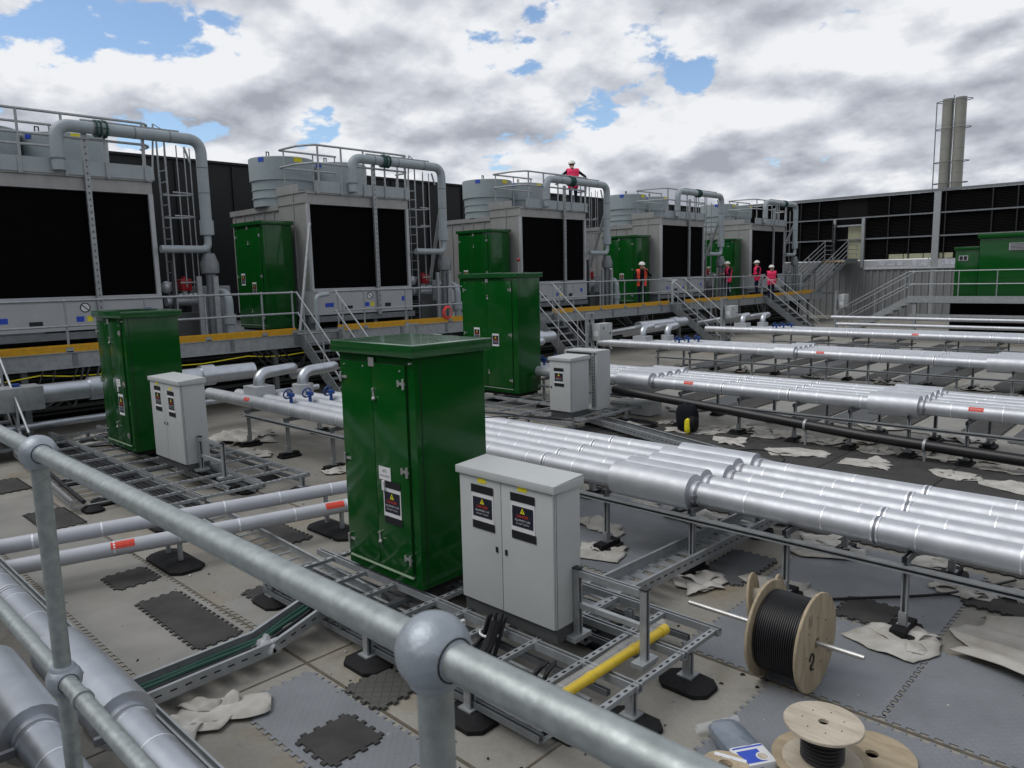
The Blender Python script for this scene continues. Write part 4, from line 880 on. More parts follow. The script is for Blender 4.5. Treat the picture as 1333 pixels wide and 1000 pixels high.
def tray(label,pts,w_=.3,h=.1,rung=.25,solid=True,cables=()):
    o=thing('cable_tray',label,'cable tray',pts[0]); O=o.location; b=MB(O); P=[Vector(p) for p in pts]
    for a,c in zip(P,P[1:]):
        d=(c-a).normalized(); s=d.cross(Vector((0,0,1))).normalized()*w_/2; u=Vector((0,0,1))*h
        for g in (-1,1):
            b.bar(a+s*g+u*.5,c+s*g+u*.5,.008,h); b.bar(a+s*g+u-s*g*.06,c+s*g+u-s*g*.06,.03,.006)
        n=int((c-a).length/rung)
        for i in range(n+1): q=a+d*(i*(c-a).length/max(n,1)); b.bar(q-s,q+s,.035 if not solid else rung*.6,.008)
    b.mi(1)
    for a,c in zip(P,P[1:]):
        d=(c-a).normalized(); s=d.cross(Vector((0,0,1))).normalized()*(w_/2); n=int((c-a).length/.11)
        for i in range(n): 
            q=a+d*(.05+i*.11); 
            for g in (-1,1): b.bar(q+s*g+Vector((0,0,h*.55))+s*g*.03,q+d*.05+s*g+Vector((0,0,h*.55))+s*g*.03,.003,.012)
    b.done('tray_body',[GALV,BLACK],o)
    for p in P[:: max(1,len(P)-1)]: b=MB(O); octfoot(b,p.x,p.y,.8); b.done('rubber_foot',RUB,o)
    for nm,off,r,m in cables:
        b=MB(O); pp=[]
        for i,a in enumerate(P):
            d=(P[min(i+1,len(P)-1)]-P[max(i-1,0)]).normalized(); s=d.cross(Vector((0,0,1))).normalized(); pp.append(a+s*off+Vector((0,0,r+.02)))
        q=[]
        for a,c in zip(pp,pp[1:]):
            for t in range(6): v=a.lerp(c,t/6); v.x+=.008*math.sin(v.y*9+off*40); q.append(v)
        q.append(pp[-1]); b.tube(q,r,8); b.done(nm,m,o)
tray('bent galvanised cable tray with dark green cables at lower left, plastic bag at its bend',[(-5.42,1.50,.10),(-5.46,2.70,.10),(-5.60,3.5,.24)],.30,.10,.2,True,[('green_cable',-.10,.022,DGREEN),('green_cable',-.055,.02,DGREEN),('black_cable',.0,.016,CABLE),('black_cable',.07,.014,CABLE)])
tray('low cable ladder running under the pale pipes toward the foreground green cabinet',[(-9.8,3.98,.09),(-5.5,3.72,.09)],.36,.09,.22,False,[('black_cable',.08,.015,CABLE)])
tray('perforated galvanised cable tray running from behind the grey kiosk under the foreground rack',[(-3.86,4.75,.17),(-3.72,9.2,.17)],.36,.11,.2,True)
tray('low galvanised cable tray along the far side of the foreground pipe rack',[(-9.2,11.9,.09),(-7.0,11.15,.09),(-4.7,10.45,.07),(1,8.6,.07)],.30,.12,.25,True,[('black_cable',.05,.02,CABLE),('black_cable',-.06,.02,CABLE)])
tray('cable ladder leading back to the walkway beside the left green cabinet',[(-17,3.6,.1),(-11,3.15,.1)],.5,.1,.3,False,[('black_cable',.1,.03,CABLE)])
tray('wide cable ladder full of black cables under the platform of the big green cabinet',[(-6.7,3.62,.06),(-3.0,3.58,.06)],.52,.07,.3,False,[('black_cable',-.2+.045*k,.02,CABLE) for k in range(9)])
tray('cable ladder full of black cables under the rear of the big green cabinet platform',[(-6.6,4.72,.06),(-3.6,4.70,.06)],.36,.07,.3,False,[('black_cable',-.14+.05*k,.02,CABLE) for k in range(6)])
tray('wide cable ladder full of black cables under the kiosk by the left cabinet',[(-16,3.95,.06),(-9.7,3.80,.06)],.6,.07,.3,False,[('black_cable',-.24+.06*k,.026,CABLE) for k in range(9)])
tray('rear cable ladder full of black cables under the platform of the left green cabinet',[(-16,5.0,.06),(-10.2,4.95,.06)],.5,.07,.3,False,[('black_cable',-.2+.06*k,.026,CABLE) for k in range(7)])
# cables hanging under the foreground kiosk
for i,(x,y,l) in enumerate(((-3.95,3.7,'bundle of black cables dropping through the platform in front of the grey kiosk'),(-3.35,3.62,'thin black cables dangling from the platform right of the kiosk bundle'))):
    o=thing('cable_bundle',l,'cables',(x,y,.02)); b=MB(o.location)
    for k in range(16 if i==0 else 6):
        a=random.random()*6; dx=.07*math.cos(a)*(1 if i==0 else .5); dy=.07*math.sin(a); rr=.012
        b.tube(rounded([(x+dx,y+dy+.18,.42 if i==0 else .27),(x+dx,y+dy+.1,.25),(x+dx*2-.08,y+dy*2,.06),(x+dx*3-.35-.2*random.random(),y+dy*3-.15,.03)],.15,4),rr,6)
    b.done('cable_strand',CABLE,o)
    if i==0:
        b=MB(o.location); b.tube([(x-.03+.09*math.cos(t),y+.14+.09*math.sin(t),.30) for t in [math.pi*2*j/12 for j in range(12)]],.01,6,closed=True); b.box(x-.33,y+.02,.27,x-.30,y+.12,.32); b.done('cable_tie',WHITE,o)
o=thing('cable_bundle','heap of black cable lengths under the platform between cabinet and kiosk','cables',(-4.9,3.75,.02)); b=MB(o.location)
for k in range(12):
    p=[(-5.6+random.random()*.3,3.4+.6*random.random(),.04+.02*(k%4)) ]
    for j in range(5): p.append((-5.3+.32*j+.1*random.random(),3.35+.6*random.random(),.03+.09*random.random()))
    b.tube(rounded(p,.15,4),.013,6)
b.done('cable_strand',CABLE,o)
o=thing('yellow_tube','yellow plastic tube in clear wrapping lying across the platform right of the kiosk','tube',(-2.93,4.0,.36)); a,c=Vector((-2.94,3.25,.345)),Vector((-2.94,4.70,.345))
b=MB(o.location); b.lathe(a,c-a,[(0,.036),(.48,.036),(.481,.041),(.52,.041),(.521,.036),(1.0,.036),(1.001,.041),(1.04,.041),(1.041,.036),(1.36,.036),(1.361,.042),(1.44,.042),(1.441,.034)],18); b.done('tube_body',YTUBE,o)
b=MB(o.location); b.tube([a+Vector((-.03,t*.29,.035+.006*math.sin(t*5))) for t in range(6)],[.030,.036,.03,.036,.03,.03],10); b.done('clear_wrap',CLEAR,o)
def lump(c,sx,sy,sz,n=18,amp=.12,pw=3.0,seed=0):
    vs=[];fs=[];k=n//2
    for i in range(k+1):
        a=math.pi*(i/k-.5)*.98
        for j in range(n):
            t=2*math.pi*j/n; d=Vector((math.cos(a)*math.cos(t),math.cos(a)*math.sin(t),math.sin(a))); q=(abs(d.x)**pw+abs(d.y)**pw+abs(d.z)**pw)**(-1/pw)
            r=q*(1+amp*noise.noise(d*2.3+Vector((seed,0,0)))); vs.append((c[0]+d.x*sx*r,c[1]+d.y*sy*r,c[2]+d.z*sz*r))
    fs=[(i*n+j,i*n+(j+1)%n,(i+1)*n+(j+1)%n,(i+1)*n+j) for i in range(k) for j in range(n)]+[tuple(range(n-1,-1,-1)),tuple(range(k*n,k*n+n))]
    return vs,fs
# ------------------------------------------------------------------ interlocking mats
def toothed(a,c,z0=.0,per=.085,dep=.03):
    out=[];a=Vector((*a,0));c=Vector((*c,0));d=c-a;n=max(2,int(d.length/per));s=d.normalized().cross(Vector((0,0,1)))*dep
    for i in range(n):
        for t,k in ((0,0),(.22,0),(.18,1),(.62,1),(.58,0)): 
            p=a+d*((i+t)/n)+s*k; out.append((p.x,p.y))
    return out
def mats(label,c4,m,th=.016,z=.005,group='interlocking floor mats on the roof'):
    pts=[]
    for i in range(4): pts+=toothed(c4[i],c4[(i+1)%4])
    cx=sum(p[0] for p in c4)/4;cy=sum(p[1] for p in c4)/4
    o=MB((cx,cy,0)); o.prism(pts,z,z+th); o=o.done('floor_mat',m,smooth=0); tag(o,label,'floor mat',group); return o
def R4(x0,y0,x1,y1,sk=0): return [(x0,y0),(x1,y0+sk),(x1,y1+sk),(x0,y1)]
for l,c4,m,th in (
 ('large dark grey mat at lower left between handrail and cable tray',R4(-7.36,2.40,-6.02,2.78),MATD,.016),
 ('small dark mat just beside the red labelled pale pipe at lower left',R4(-8.30,2.40,-7.85,2.80),MATD,.016),
 ('square dark mat at the bottom, right of the rolled fleece',R4(-4.27,2.30,-3.87,2.70),MATD,.016),
 ('quilted brown-grey mat under the foreground handrail at bottom centre',R4(-4.56,2.88,-4.16,3.27),MATQ,.02),
 ('dark mat under the pale pipes, left of the foreground green cabinet',R4(-8.55,4.2,-7.72,4.52),MATD,.016),
 ('little dark mat touching the left edge of the foreground green cabinet',R4(-7.95,4.70,-7.55,4.98),MATD,.016),
 ('small dark mat half hidden under the handrail near the cable ladder',R4(-6.82,3.2,-6.42,3.42),MATD,.016),
 ('dark mat behind the left handrail post',R4(-11.5,2.46,-10.5,2.9),MATD,.016),
 ('dark mat at the left edge behind the handrail',R4(-13.9,2.5,-13.0,2.9),MATD,.016),
 ('dark slate mat behind the big cable reel',R4(-2.34,6.50,-1.92,6.95),MATD,.018),
 ('slate mat left of the cable reel, below the foreground rack',R4(-3.72,6.5,-3.26,7.35),MATM,.018),
 ('dark mat in the shade below the foreground rack at right',R4(-1.55,7.45,-.9,8.1),MATD,.018)): mats(l,c4,m,th)
for l,c4 in (('broad pale patterned mat between the grey kiosk and the foreground rack',R4(-6.25,5.95,-4.15,8.2)),
 ('pale blue-grey mat under and behind the big cable reel',R4(-3.05,5.12,-1.52,6.42)),
 ('pale blue-grey mat beneath the foreground rack at right',R4(-3.15,6.50,-1.55,8.3)),
 ('pale mat at bottom right below the white fleece folds',R4(-1.48,5.12,.4,6.35)),
 ('pale mat under the upright small reel at the bottom',R4(-2.25,3.5,-.7,5.02)),
 ('pale mat at bottom centre around the square dark mat',R4(-5.0,2.22,-3.5,2.84)),
 ('pale mat at lower left around the large dark mat',R4(-9.2,1.9,-5.75,2.86)),
 ('pale mat behind the left handrail post, near the two pale pipes',R4(-12.6,1.9,-9.35,2.86)),
 ('pale mat below the cable tray bend',R4(-6.75,2.95,-5.8,3.9))):
    z=.0052; 
    m=mats(l,c4,MATB if ('patterned' in l or 'blue' in l or 'upright' in l or 'bottom right' in l or 'bottom centre' in l) else MATL,.003,z)
# strips of dark and pale matting running away between the far racks
for i in range(22):
    x=-12.8+i*.78+.1*random.random()
    for j,(y0,y1) in enumerate(((14.75,19.2),(20.9,25.9),(27.9,32.6))):
        k=(0,2,0,1)[(i+j)%4]
        o=MB((x,y0,0)); w_=.74 if k else .60
        pts=[]
        c4=[(x,y0+.4*random.random()),(x+w_,y0+.4*random.random()),(x+w_,y1),(x,y1)]
        for a in range(4): pts+=toothed(c4[a],c4[(a+1)%4],per=.14)
        o.prism(pts,.005,.005+(.014 if k==0 else .008)); o=o.done('matting_strip',(MATD,MATL,MATM)[k],smooth=0)
        tag(o,f'{("dark","pale","slate")[k]} matting strip between {("second and third","third and fourth","fourth and slim")[j]} pipe racks, {ORD[i] if i<20 else ("next-to-last","last")[i-20]} from the left','floor mat','strips of matting between the far racks')
for i in range(9):
    x=-12.4+i*1.6; c4=[(x,8.45),(x+1.57,8.45),(x+1.57,12.9),(x,12.9)]
    if i<2: c4=[(x,8.45),(x+1.57,8.45),(x+1.57,10.5),(x,10.5)]
    o=MB((x,8.4,0)); pts=[]
    for a in range(4): pts+=toothed(c4[a],c4[(a+1)%4],per=.12,dep=.02)
    o.prism(pts,.005,.017); o=o.done('matting_strip',MATD,smooth=0)
    tag(o,f'wide dark mat on the open roof before the backpack pipe, {ORD[i]} from the left','floor mat','wide dark mats on the open roof')

# ------------------------------------------------------------------ scraps of fleece
def felt(label,x,y,w_,d,seed,h=.05,m=FELT,n=4,rz=None,group='scraps of pale fleece on the roof',flaps=3):
    rnd=random.Random(seed); rz=rnd.uniform(-.5,.5) if rz is None else rz
    o=MB((0,0,0)); nz=lambda p,q,s:noise.noise(Vector((p*s+seed*1.7,q*s,s)))
    # flat torn sheet with straight cut edges
    k=rnd.randint(5,7); ang=sorted((2*math.pi*(i+rnd.uniform(-.3,.3))/k) for i in range(k)); cs=[]
    for a in ang:
        q=rnd.uniform(.72,1.05)/max(abs(math.cos(a)),abs(math.sin(a))); cs.append(Vector((math.cos(a)*q*w_/2,math.sin(a)*q*d/2,0)))
    ring=[]
    for i in range(k):
        for t in range(5): p=cs[i].lerp(cs[(i+1)%k],t/5); p*=1+.05*nz(p.x,p.y,9); ring.append(p)
    R=[0,.3,.55,.8,1.0]; m_=len(ring); vs=[(0,0,.02+h*.3)];fs=[]
    for r in R[1:]:
        for p in ring:
            q=p*r; z=.010+abs(nz(q.x,q.y,4/max(w_,.4)))*h*.9*(1-.55*r)+.006*abs(nz(q.x,q.y,14)); vs.append((q.x,q.y,z))
    fs=[(0,1+i,1+(i+1)%m_) for i in range(m_)]
    for a in range(len(R)-2):
        for i in range(m_): b0=1+a*m_; fs.append((b0+i,b0+m_+i,b0+m_+(i+1)%m_,b0+(i+1)%m_))
    o.add(vs,fs)
    # cut flaps, turned up and flopped over
    for f_ in range(flaps):
        a=rnd.uniform(0,6.28); c=Vector((math.cos(a)*w_*rnd.uniform(.08,.3),math.sin(a)*d*rnd.uniform(.08,.3),.015)); ha=rnd.uniform(0,3.14)
        u=Vector((math.cos(ha),math.sin(ha),0)); v=Vector((-u.y,u.x,0))*rnd.choice((-1,1)); Lh=w_*rnd.uniform(.25,.5); T=d*rnd.uniform(.35,.7); hh=h*rnd.uniform(1.0,2.0); tp=rnd.uniform(.4,.95); cu=rnd.uniform(.55,1.0)
        vs=[];N1,N2=7,8
        for i in range(N1+1):
            for jj in range(N2+1):
                s_=i/N1-.5;t=jj/N2; q=c+u*(s_*Lh*(1-tp*t)+.06*T*math.sin(t*3+f_))+v*(T*t*cu); q.z=.014+hh*math.sin(math.pi*min(1,t*1.05))**.8*(.22+1.15*abs(nz(q.x,q.y,5.5)))*(1-.5*abs(s_))+.016*nz(q.x,q.y,13); vs.append(q)
        o.add(vs,[(i*(N2+1)+jj,(i+1)*(N2+1)+jj,(i+1)*(N2+1)+jj+1,i*(N2+1)+jj+1) for i in range(N1) for jj in range(N2)])
    o=o.done('fleece_scrap',m,smooth=50); o.location=(x,y,.008); o.rotation_euler=(0,0,rz)
    md=o.modifiers.new('thick','SOLIDIFY'); md.thickness=.004; md.offset=1
    tag(o,label,'fleece scrap',group); return o
FL=[(-13.9,6.75,1.7,.9,.13,'big crumpled pale fleece heap left of the foreground green cabinet, by the left kiosk'),
 (-12.4,6.15,1.0,.5,.07,'pale fleece flap below the big crumpled heap'),(-10.2,6.5,.5,.4,.06,'small pale fleece by a rubber foot left of the foreground green cabinet'),(-15.9,5.0,1.6,1.0,.06,'pale fleece sheet on the roof just left of the left green cabinet'),
 (-4.75,6.35,.55,.45,.05,'torn fleece around the rack foot right of the grey kiosk'),(-3.65,6.35,.55,.45,.05,'torn fleece around the rack foot above the wooden reels'),(-2.9,6.72,.9,.3,.05,'rumpled fleece strip behind the big cable reel'),
 (-1.72,6.30,.62,.5,.07,'torn fleece around the rack foot right of the big cable reel'),(-5.3,7.0,.7,.35,.04,'crumpled fleece behind the grey kiosk roof'),(-4.6,8.05,.9,.4,.06,'rumpled fleece under the fat pipe sections'),(-3.0,7.9,.9,.4,.06,'fleece lying under the right hand part of the foreground rack'),
 (-1.6,7.75,.55,.4,.06,'pale fleece corner near the rack rail at right'),(-1.1,7.95,.6,.3,.08,'upturned fleece beyond the rack rail at far right'),
 (-6.55,13.3,.9,.55,.08,'fleece around a rubber foot, right of the backpack'),(-5.5,13.2,1.0,.6,.05,'flat fleece square by the black pipe, centre right'),(-4.55,13.7,.8,.7,.09,'peaked fleece scrap under the second rack'),(-3.35,13.35,.8,.6,.08,'peaked fleece scrap under the second rack, further right'),
 (-2.25,13.05,1.0,.7,.08,'big fleece scrap at the right edge by the black pipe'),(-6.3,12.2,.7,.45,.05,'fleece scrap in front of the black pipe, right of the backpack'),(-5.0,12.1,1.1,.6,.05,'wide fleece scrap in front of the black pipe at centre right'),(-3.9,12.05,.7,.5,.06,'folded fleece scrap in front of the black pipe'),(-2.7,12.1,.7,.5,.06,'fleece scrap in front of the black pipe near the right edge'),
 (-1.9,11.9,1.0,.6,.06,'broad fleece scrap before the black pipe at right edge'),(-8.6,12.35,.9,.45,.06,'fleece scrap left of the backpack'),(-7.3,12.6,1.1,.6,.03,'flat fleece under the backpack'),(-9.75,13.1,.9,.6,.12,'heap of fleece and rags beside the open backed cabinet'),(-8.7,14.6,1.0,.6,.07,'fleece beneath the second rack, above the backpack'),(-10.2,15.0,.8,.6,.08,'fleece by the left part of the second rack'),
 (-4.6,15.1,1.0,.6,.05,'fleece behind the second rack posts'),(-3.3,14.9,.9,.6,.07,'fleece behind the second rack posts near the right edge')]
for i,(x,y,w_,d,h,l) in enumerate(FL): felt(l,x,y,w_*1.15,d*1.25,100+i,h*.72,flaps=5)
for i,x in enumerate((-8.1,-7.0,-6.0,-5.0,-4.1,-3.2,-2.3)): felt(f'thin pale fleece square under the second rack, {ORD[i]} of the row by the front posts',x,13.05+.2*math.sin(i*3),.62,.5,500+i,.045,flaps=4,n=5)
for i,x in enumerate((-6.9,-5.4,-4.2,-3.1,-2.0)): felt(f'thin pale fleece piece under the rear of the foreground rack, {ORD[i]} from the green cabinet',x,8.2+.1*math.sin(i*5),.55,.4,540+i,.04,flaps=4,n=5)
k=0
for xs,y0,nm in ((FX[2],19.58,'third'),(FX[3],26.28,'farthest')):
    for i,x in enumerate(xs):
        felt(f'small pale fleece around a post foot of the {nm} rack, {ORD[i]} from the left',x+.05,y0-.1,.95,.75,300+k,.10,n=9); k+=1
        if i%2==0: felt(f'pale fleece under the rear post of the {nm} rack, {ORD[i]} from the left',x+.1,y0+1.5,.9,.7,300+k,.09,n=9); k+=1
def roll(label,a,c,r,seed,m,flat=.6,group='rolled fleece by the cable tray'):
    a=Vector(a);c=Vector(c); o=MB(a); d=c-a; s=d.normalized().cross(Vector((0,0,1))); vs=[];n=20;k=14
    for i in range(n+1):
        t=i/n; rr=r*(.55+.35*t+.4*abs(noise.noise(Vector((t*2+seed,2,1)))))*(1 if 0<i<n else .8); p=a+d*t+s*(.02*noise.noise(Vector((t*3+seed,5,1))))
        for jj in range(k):
            q=2*math.pi*jj/k; f_=1+.30*noise.noise(Vector((t*2.6+seed,math.cos(q)*2.6,math.sin(q)*2.6)))
            vs.append(p+s*(math.cos(q)*rr*f_*1.2)+Vector((0,0,max(.004-p.z,math.sin(q)*rr*f_*flat+rr*flat*.8))))
    fs=[(i*k+jj,i*k+(jj+1)%k,(i+1)*k+(jj+1)%k,(i+1)*k+jj) for i in range(n) for jj in range(k)]+[tuple(range(k-1,-1,-1)),tuple(range(n*k,n*k+k))]
    o.add(vs,fs); o=o.done('fleece_roll',m,smooth=70); tag(o,label,'fleece roll',group); return o
roll('long pale rolled fleece by the end of the bent cable tray',(-5.12,1.86,.01),(-4.80,2.40,.01),.12,21,FELT,.26)
felt('torn pale fleece spread under the long rolled fleece',-5.0,2.0,.5,.55,91,.07,flaps=5)
roll('brown wet fleece bunched along the bent cable tray',(-5.72,1.88,.01),(-5.74,2.5,.01),.06,8,FELTD)
# large white sheet in soft folds at the right edge
o=MB((0,0,0)); n,m_=60,90; vs=[]
for i in range(n+1):
    for j in range(m_+1):
        u,v=i/n,j/m_; sp=.55+.45*min(1,u*1.6); y=6.78+(v-.5)*1.5*sp-.28*u; x=-1.40+2.6*u+.10*math.sin(v*9)
        w1=math.sin(v*15+1.2*math.sin(u*2.1+.4)+.8*noise.noise(Vector((u*1.5,v*3,2)))); w2=math.sin(v*27+2.+1.5*math.sin(u*1.3))
        fold=max(0,w1)**1.6*.085+max(0,w2)**2*.03+.02*noise.noise(Vector((u*5,v*9,3)))
        if .38<v<.56: fold*=.25
        vs.append((x,y,max(.010,.012+fold*(.5+.7*min(1,u*7)))))
fs=[(i*(m_+1)+j,(i+1)*(m_+1)+j,(i+1)*(m_+1)+j+1,i*(m_+1)+j+1) for i in range(n) for j in range(m_)]
o.add(vs,fs); o=o.done('fleece_sheet',mat('pale_fleece_sheet',(.36,.34,.30),.95,0,.2,2.2,spec=.1,bump=.3,bscale=50,col2=(.56,.55,.52)),smooth=80); md=o.modifiers.new('thick','SOLIDIFY'); md.thickness=.008; o.location=(0,0,.018)
tag(o,'large pale fleece sheet in long soft folds by the rack rail at the right edge','fleece sheet')
o=felt('plastic bag crumpled over the bend of the lower left cable tray',-5.40,2.72,.30,.30,55,.13,CLEAR,group=''); o.name='plastic_bag'; o['category']='plastic bag'; o.location.z=.12
# cable loops and trailing leads
def lead(label,pts,r=.012,m=CABLE,cat='cable'):
    o=MB(pts[0]); q=rounded(pts,.4,7); o.tube(q,r,7); o=o.done('loose_cable',m); tag(o,label,cat,'loose black cables on the roof'); return o
lead('black lead crossing the pale mat behind the big cable reel',[(-2.9,6.25,.03),(-2.35,6.85,.03),(-1.7,7.5,.03),(-1.3,8.3,.03)],.014)
lead('long black cable snaking beside the tray on the dark mats',[(-8.4,11.9,.03),(-7.2,11.55,.03),(-6.0,11.1,.03),(-5.2,10.85,.03),(-3.8,10.9,.03),(-2.9,10.1,.03)],.016)
lead('thin black cable wandering over the dark mats at centre right',[(-8.6,12.0,.03),(-7.3,11.3,.03),(-6.1,10.7,.03),(-5.0,10.15,.03),(-3.6,9.9,.03),(-2.2,9.3,.03)],.012)
lead('thin cable loop with pale ends on the dark mat',[(-5.9,11.6,.03),(-5.6,11.9,.03),(-5.1,11.7,.03),(-4.9,11.2,.03),(-5.3,10.9,.03)],.01)
lead('black cable ends lying across the pipes behind the foreground green cabinet',[(-8.3,7.9,.96),(-8.0,8.1,.95),(-7.3,8.05,.97),(-6.9,8.2,.96)],.012)
lead('second black cable end over the pipes behind the foreground green cabinet',[(-8.2,7.3,.96),(-7.7,7.8,.98),(-7.2,8.1,1.0),(-6.6,8.25,.95)],.009)
o=MB((-8.55,12.45,.02))
for k in range(5): o.tube([(-8.55+(.42+.02*k)*math.cos(a),12.42+(.26+.012*k)*math.sin(a),.03+.018*(k%3)) for a in [2*math.pi*i/28 for i in range(28)]],.012,6,closed=True)
tag(o.done('cable_coil',CABLE),'flat coil of black cable lying on the dark mat below the open cabinet','cable coil')
o=thing('hose_coil','coil of pink and orange hose hung on the walkway rail beside the tall green cabinet','hose',(-17.2,15.2,2.1))
for k,m in enumerate((PINK,ORNG,ORNG)):
    b=MB(o.location); b.tube([(-17.22+.02*k,15.15+(.18-.02*k)*math.cos(a),1.98+(.19-.02*k)*math.sin(a)) for a in [2*math.pi*i/24 for i in range(24)]],.014,7,closed=True); b.done('hose_loop',m,o)
o=MB((-9.3,13.5,.0)); o.bbox(-9.75,13.3,.02,-8.75,13.75,.28,.01); tag(o.done('grey_carton',GREY),'low grey carton on the roof behind the open backed cabinet','box')

# ------------------------------------------------------------------ cable reels
def reel(label,loc,axis,R,rd,half,flange_m,th=.022,core=.12,wound=True,hole=.04,marks=True,rod=None,turns=14):
    o=thing('cable_reel',label,'cable reel',loc,None); c=Vector(loc); ax=Vector(axis).normalized(); O=o.location
    for s in (-1,1):
        b=MB(O); p=c+ax*(s*half); b.lathe(p-ax*th/2,ax,[(0,hole),(0,R-.004),(.004,R),(th-.004,R),(th,R-.004),(th,hole),(0,hole)],44)
        u=Vector((0,0,1)) if abs(ax.z)<.9 else Vector((0,1,0)); w_=ax.cross(u).normalized(); u=w_.cross(ax)
        b.mi(1); f=p+ax*(s*(th/2+.0015)); k=R/.36
        for a in range(7): 
            q=f+u*(.19*k*math.cos(a*.9))+w_*(.19*k*math.sin(a*.9)); b.fan([q+u*(.010*k*math.cos(t))+w_*(.007*k*math.sin(t)) for t in [2*math.pi*i/8*(-s) for i in range(8)]])
        if marks and s>0:
            for t in range(3): b.quad(f-w_*(.20+.022*t)*k-u*(.16)*k,f-w_*(.20+.022*t)*k-u*.08*k,f-w_*(.195+.022*t)*k-u*.08*k,f-w_*(.195+.022*t)*k-u*.16*k)
            for t in range(3): b.quad(f+w_*(.10+.025*t)*k+u*.16*k,f+w_*(.10+.025*t)*k+u*.25*k,f+w_*(.105+.025*t)*k+u*.25*k,f+w_*(.105+.025*t)*k+u*.16*k)
            g=f+w_*.09*k-u*.12*k
            w_=-w_; pts=[g+w_*(.035*k*math.cos(t))+u*(.04*k*math.sin(t)+.03*k) for t in [math.pi*(1.0-i*1.25/9) for i in range(10)]]+[g-u*.03*k-w_*.02*k,g-u*.055*k+w_*.03*k]
            b.tube([q+ax*.0005 for q in pts],.008*k,6); b.sph(g-u*.025*k-w_*.01*k,.018*k,8,(.4,1,1.3) if abs(ax.x)>.9 else (1,1,.3))
        b.done('flange',[flange_m,SPOUT],o)
    b=MB(O); b.lathe(c-ax*(half-th/2),ax,[(0,core),(2*half-th,core)],20); b.done('core',PLYP,o)
    if wound:
        pr=[];n=turns; L_=2*half-th-.02
        for i in range(n): 
            t=.01+L_*i/n; pr+=[(t,rd-.012),(t+L_/n*.3,rd),(t+L_/n*.7,rd)]
        pr.append((.01+L_,rd-.012)); b=MB(O); b.lathe(c-ax*(half-th/2),ax,[(.005,core)]+pr+[(L_+.015,core)],32); b.done('wound_cable',CABLE,o)
    if rod: b=MB(O); b.lathe(c+ax*rod[0],ax,[(0,.010),(0,.018),(rod[1]-rod[0],.018),(rod[1]-rod[0],.010)],12); b.done('axle_rod',CHROME,o)
    return o
reel('big wooden reel of thick black cable on its rim, steel bar through its axle',(-2.165,5.17,.372),(1,0,0),.365,.30,.18,PLY,rod=(-.85,.52),marks=True,turns=20)
reel('small empty plywood reel leaning behind the big black cable reel',(-2.72,5.95,.22),(1,.25,.12),.22,.1,.11,PLY,wound=False,marks=False,core=.09)
reel('pale plywood reel lying flat with a little black cable on it, at the bottom',(-1.555,4.22,.255),(0,0,1),.225,.125,.12,PLYP,core=.08,marks=False,hole=.03,turns=8)
o=reel('wider wooden reel flat on the roof beneath the pale plywood reel',(-1.57,4.25,.066),(0,0,1),.285,.1,.055,PLY,core=.15,wound=False,marks=False)
o=thing('reel_flange','loose round plywood reel flange lying flat beside the stacked reels','reel flange',(-1.40,4.62,.02)); b=MB(o.location); b.lathe((-1.40,4.62,.022),(0,0,1),[(0,.04),(0,.255),(.022,.255),(.022,.04),(0,.04)],40); b.done('disc',PLY,o)
reel('small wooden reel with a white label at the bottom edge beside the blue pack',(-1.84,3.56,.17),(0,.05,1),.13,.09,.14,PLY,core=.07,marks=False,turns=6)
o=[c for c in COL.objects if c.get('label','').startswith('small wooden reel with')][0]
b=MB(o.location); b.quad((-1.93,3.60,.3205),(-1.76,3.65,.3180),(-1.77,3.68,.3166),(-1.94,3.63,.3190)); b.done('white_label',WHITE,o)
o=thing('wrapped_pack','clear plastic pack with blue and white printed end at the bottom edge','package',(-1.97,4.06,.02),rz=rad(-33))
b=MB(); b.add(*lump((-.10,0,.055),.21,.11,.055,26,.10,4.5,3)); b.done('pack_body',mat('smoky_pack',(.16,.19,.23),.3,0,.15,9,coat=.4),o)
b=MB(); b.bbox(.0,-.113,.006,.193,.113,.113,.02).mi(1).quad((.055,-.09,.1138),(.175,-.09,.1138),(.175,.05,.1138),(.055,.05,.1138)).quad((.02,-.1,.1136),(.035,-.1,.1136),(.035,.1,.1136),(.02,.1,.1136))
b.mi(0).fan([(.13+.04*math.cos(t),.045+.04*math.sin(t),.1142) for t in [2*math.pi*i/18 for i in range(18)]]); b.mi(2).fan([(.13+.03*math.cos(t),.045+.03*math.sin(t),.1146) for t in [2*math.pi*i/18 for i in range(18)]]); b.mi(1).fan([(.1936,.03*math.cos(t),.06+.03*math.sin(t)) for t in [2*math.pi*i/12 for i in range(12)]]); b.done('printed_end',[WHITE,BLUE,PLYP],o)
b=MB(); b.tube([(-.34,-.15,.03),(-.34,.15,.05)],.028,10); b.done('rolled_edge',CLEAR,o)

# grit, clips and offcuts lying about
o=MB((0,0,0)); rnd=random.Random(11)
for i in range(300):
    x=rnd.uniform(-12.5,.5); y=rnd.choice((rnd.uniform(1.6,5.6),rnd.uniform(1.6,9.5),rnd.choice((2.9,5.08,3.05))+rnd.gauss(0,.12))); r=rnd.choice((.003,.004,.006,.009,.012)); a=rnd.uniform(0,3.14); u=Vector((math.cos(a),math.sin(a),0))*r*rnd.uniform(1,2.2); v=Vector((-math.sin(a),math.cos(a),0))*r; c=Vector((x,y,.022))
    o.mi(rnd.choice((0,0,0,1))).add([c-u-v,c+u-v*.6,c+u*.7+v,c-u*.8+v*.7]+[c-u*.6-v*.6+Vector((0,0,r*.7)),c+u*.6-v*.4+Vector((0,0,r*.7)),c+u*.4+v*.6+Vector((0,0,r*.7)),c-u*.5+v*.4+Vector((0,0,r*.7))],[(4,5,6,7),(0,1,5,4),(1,2,6,5),(2,3,7,6),(3,0,4,7)])
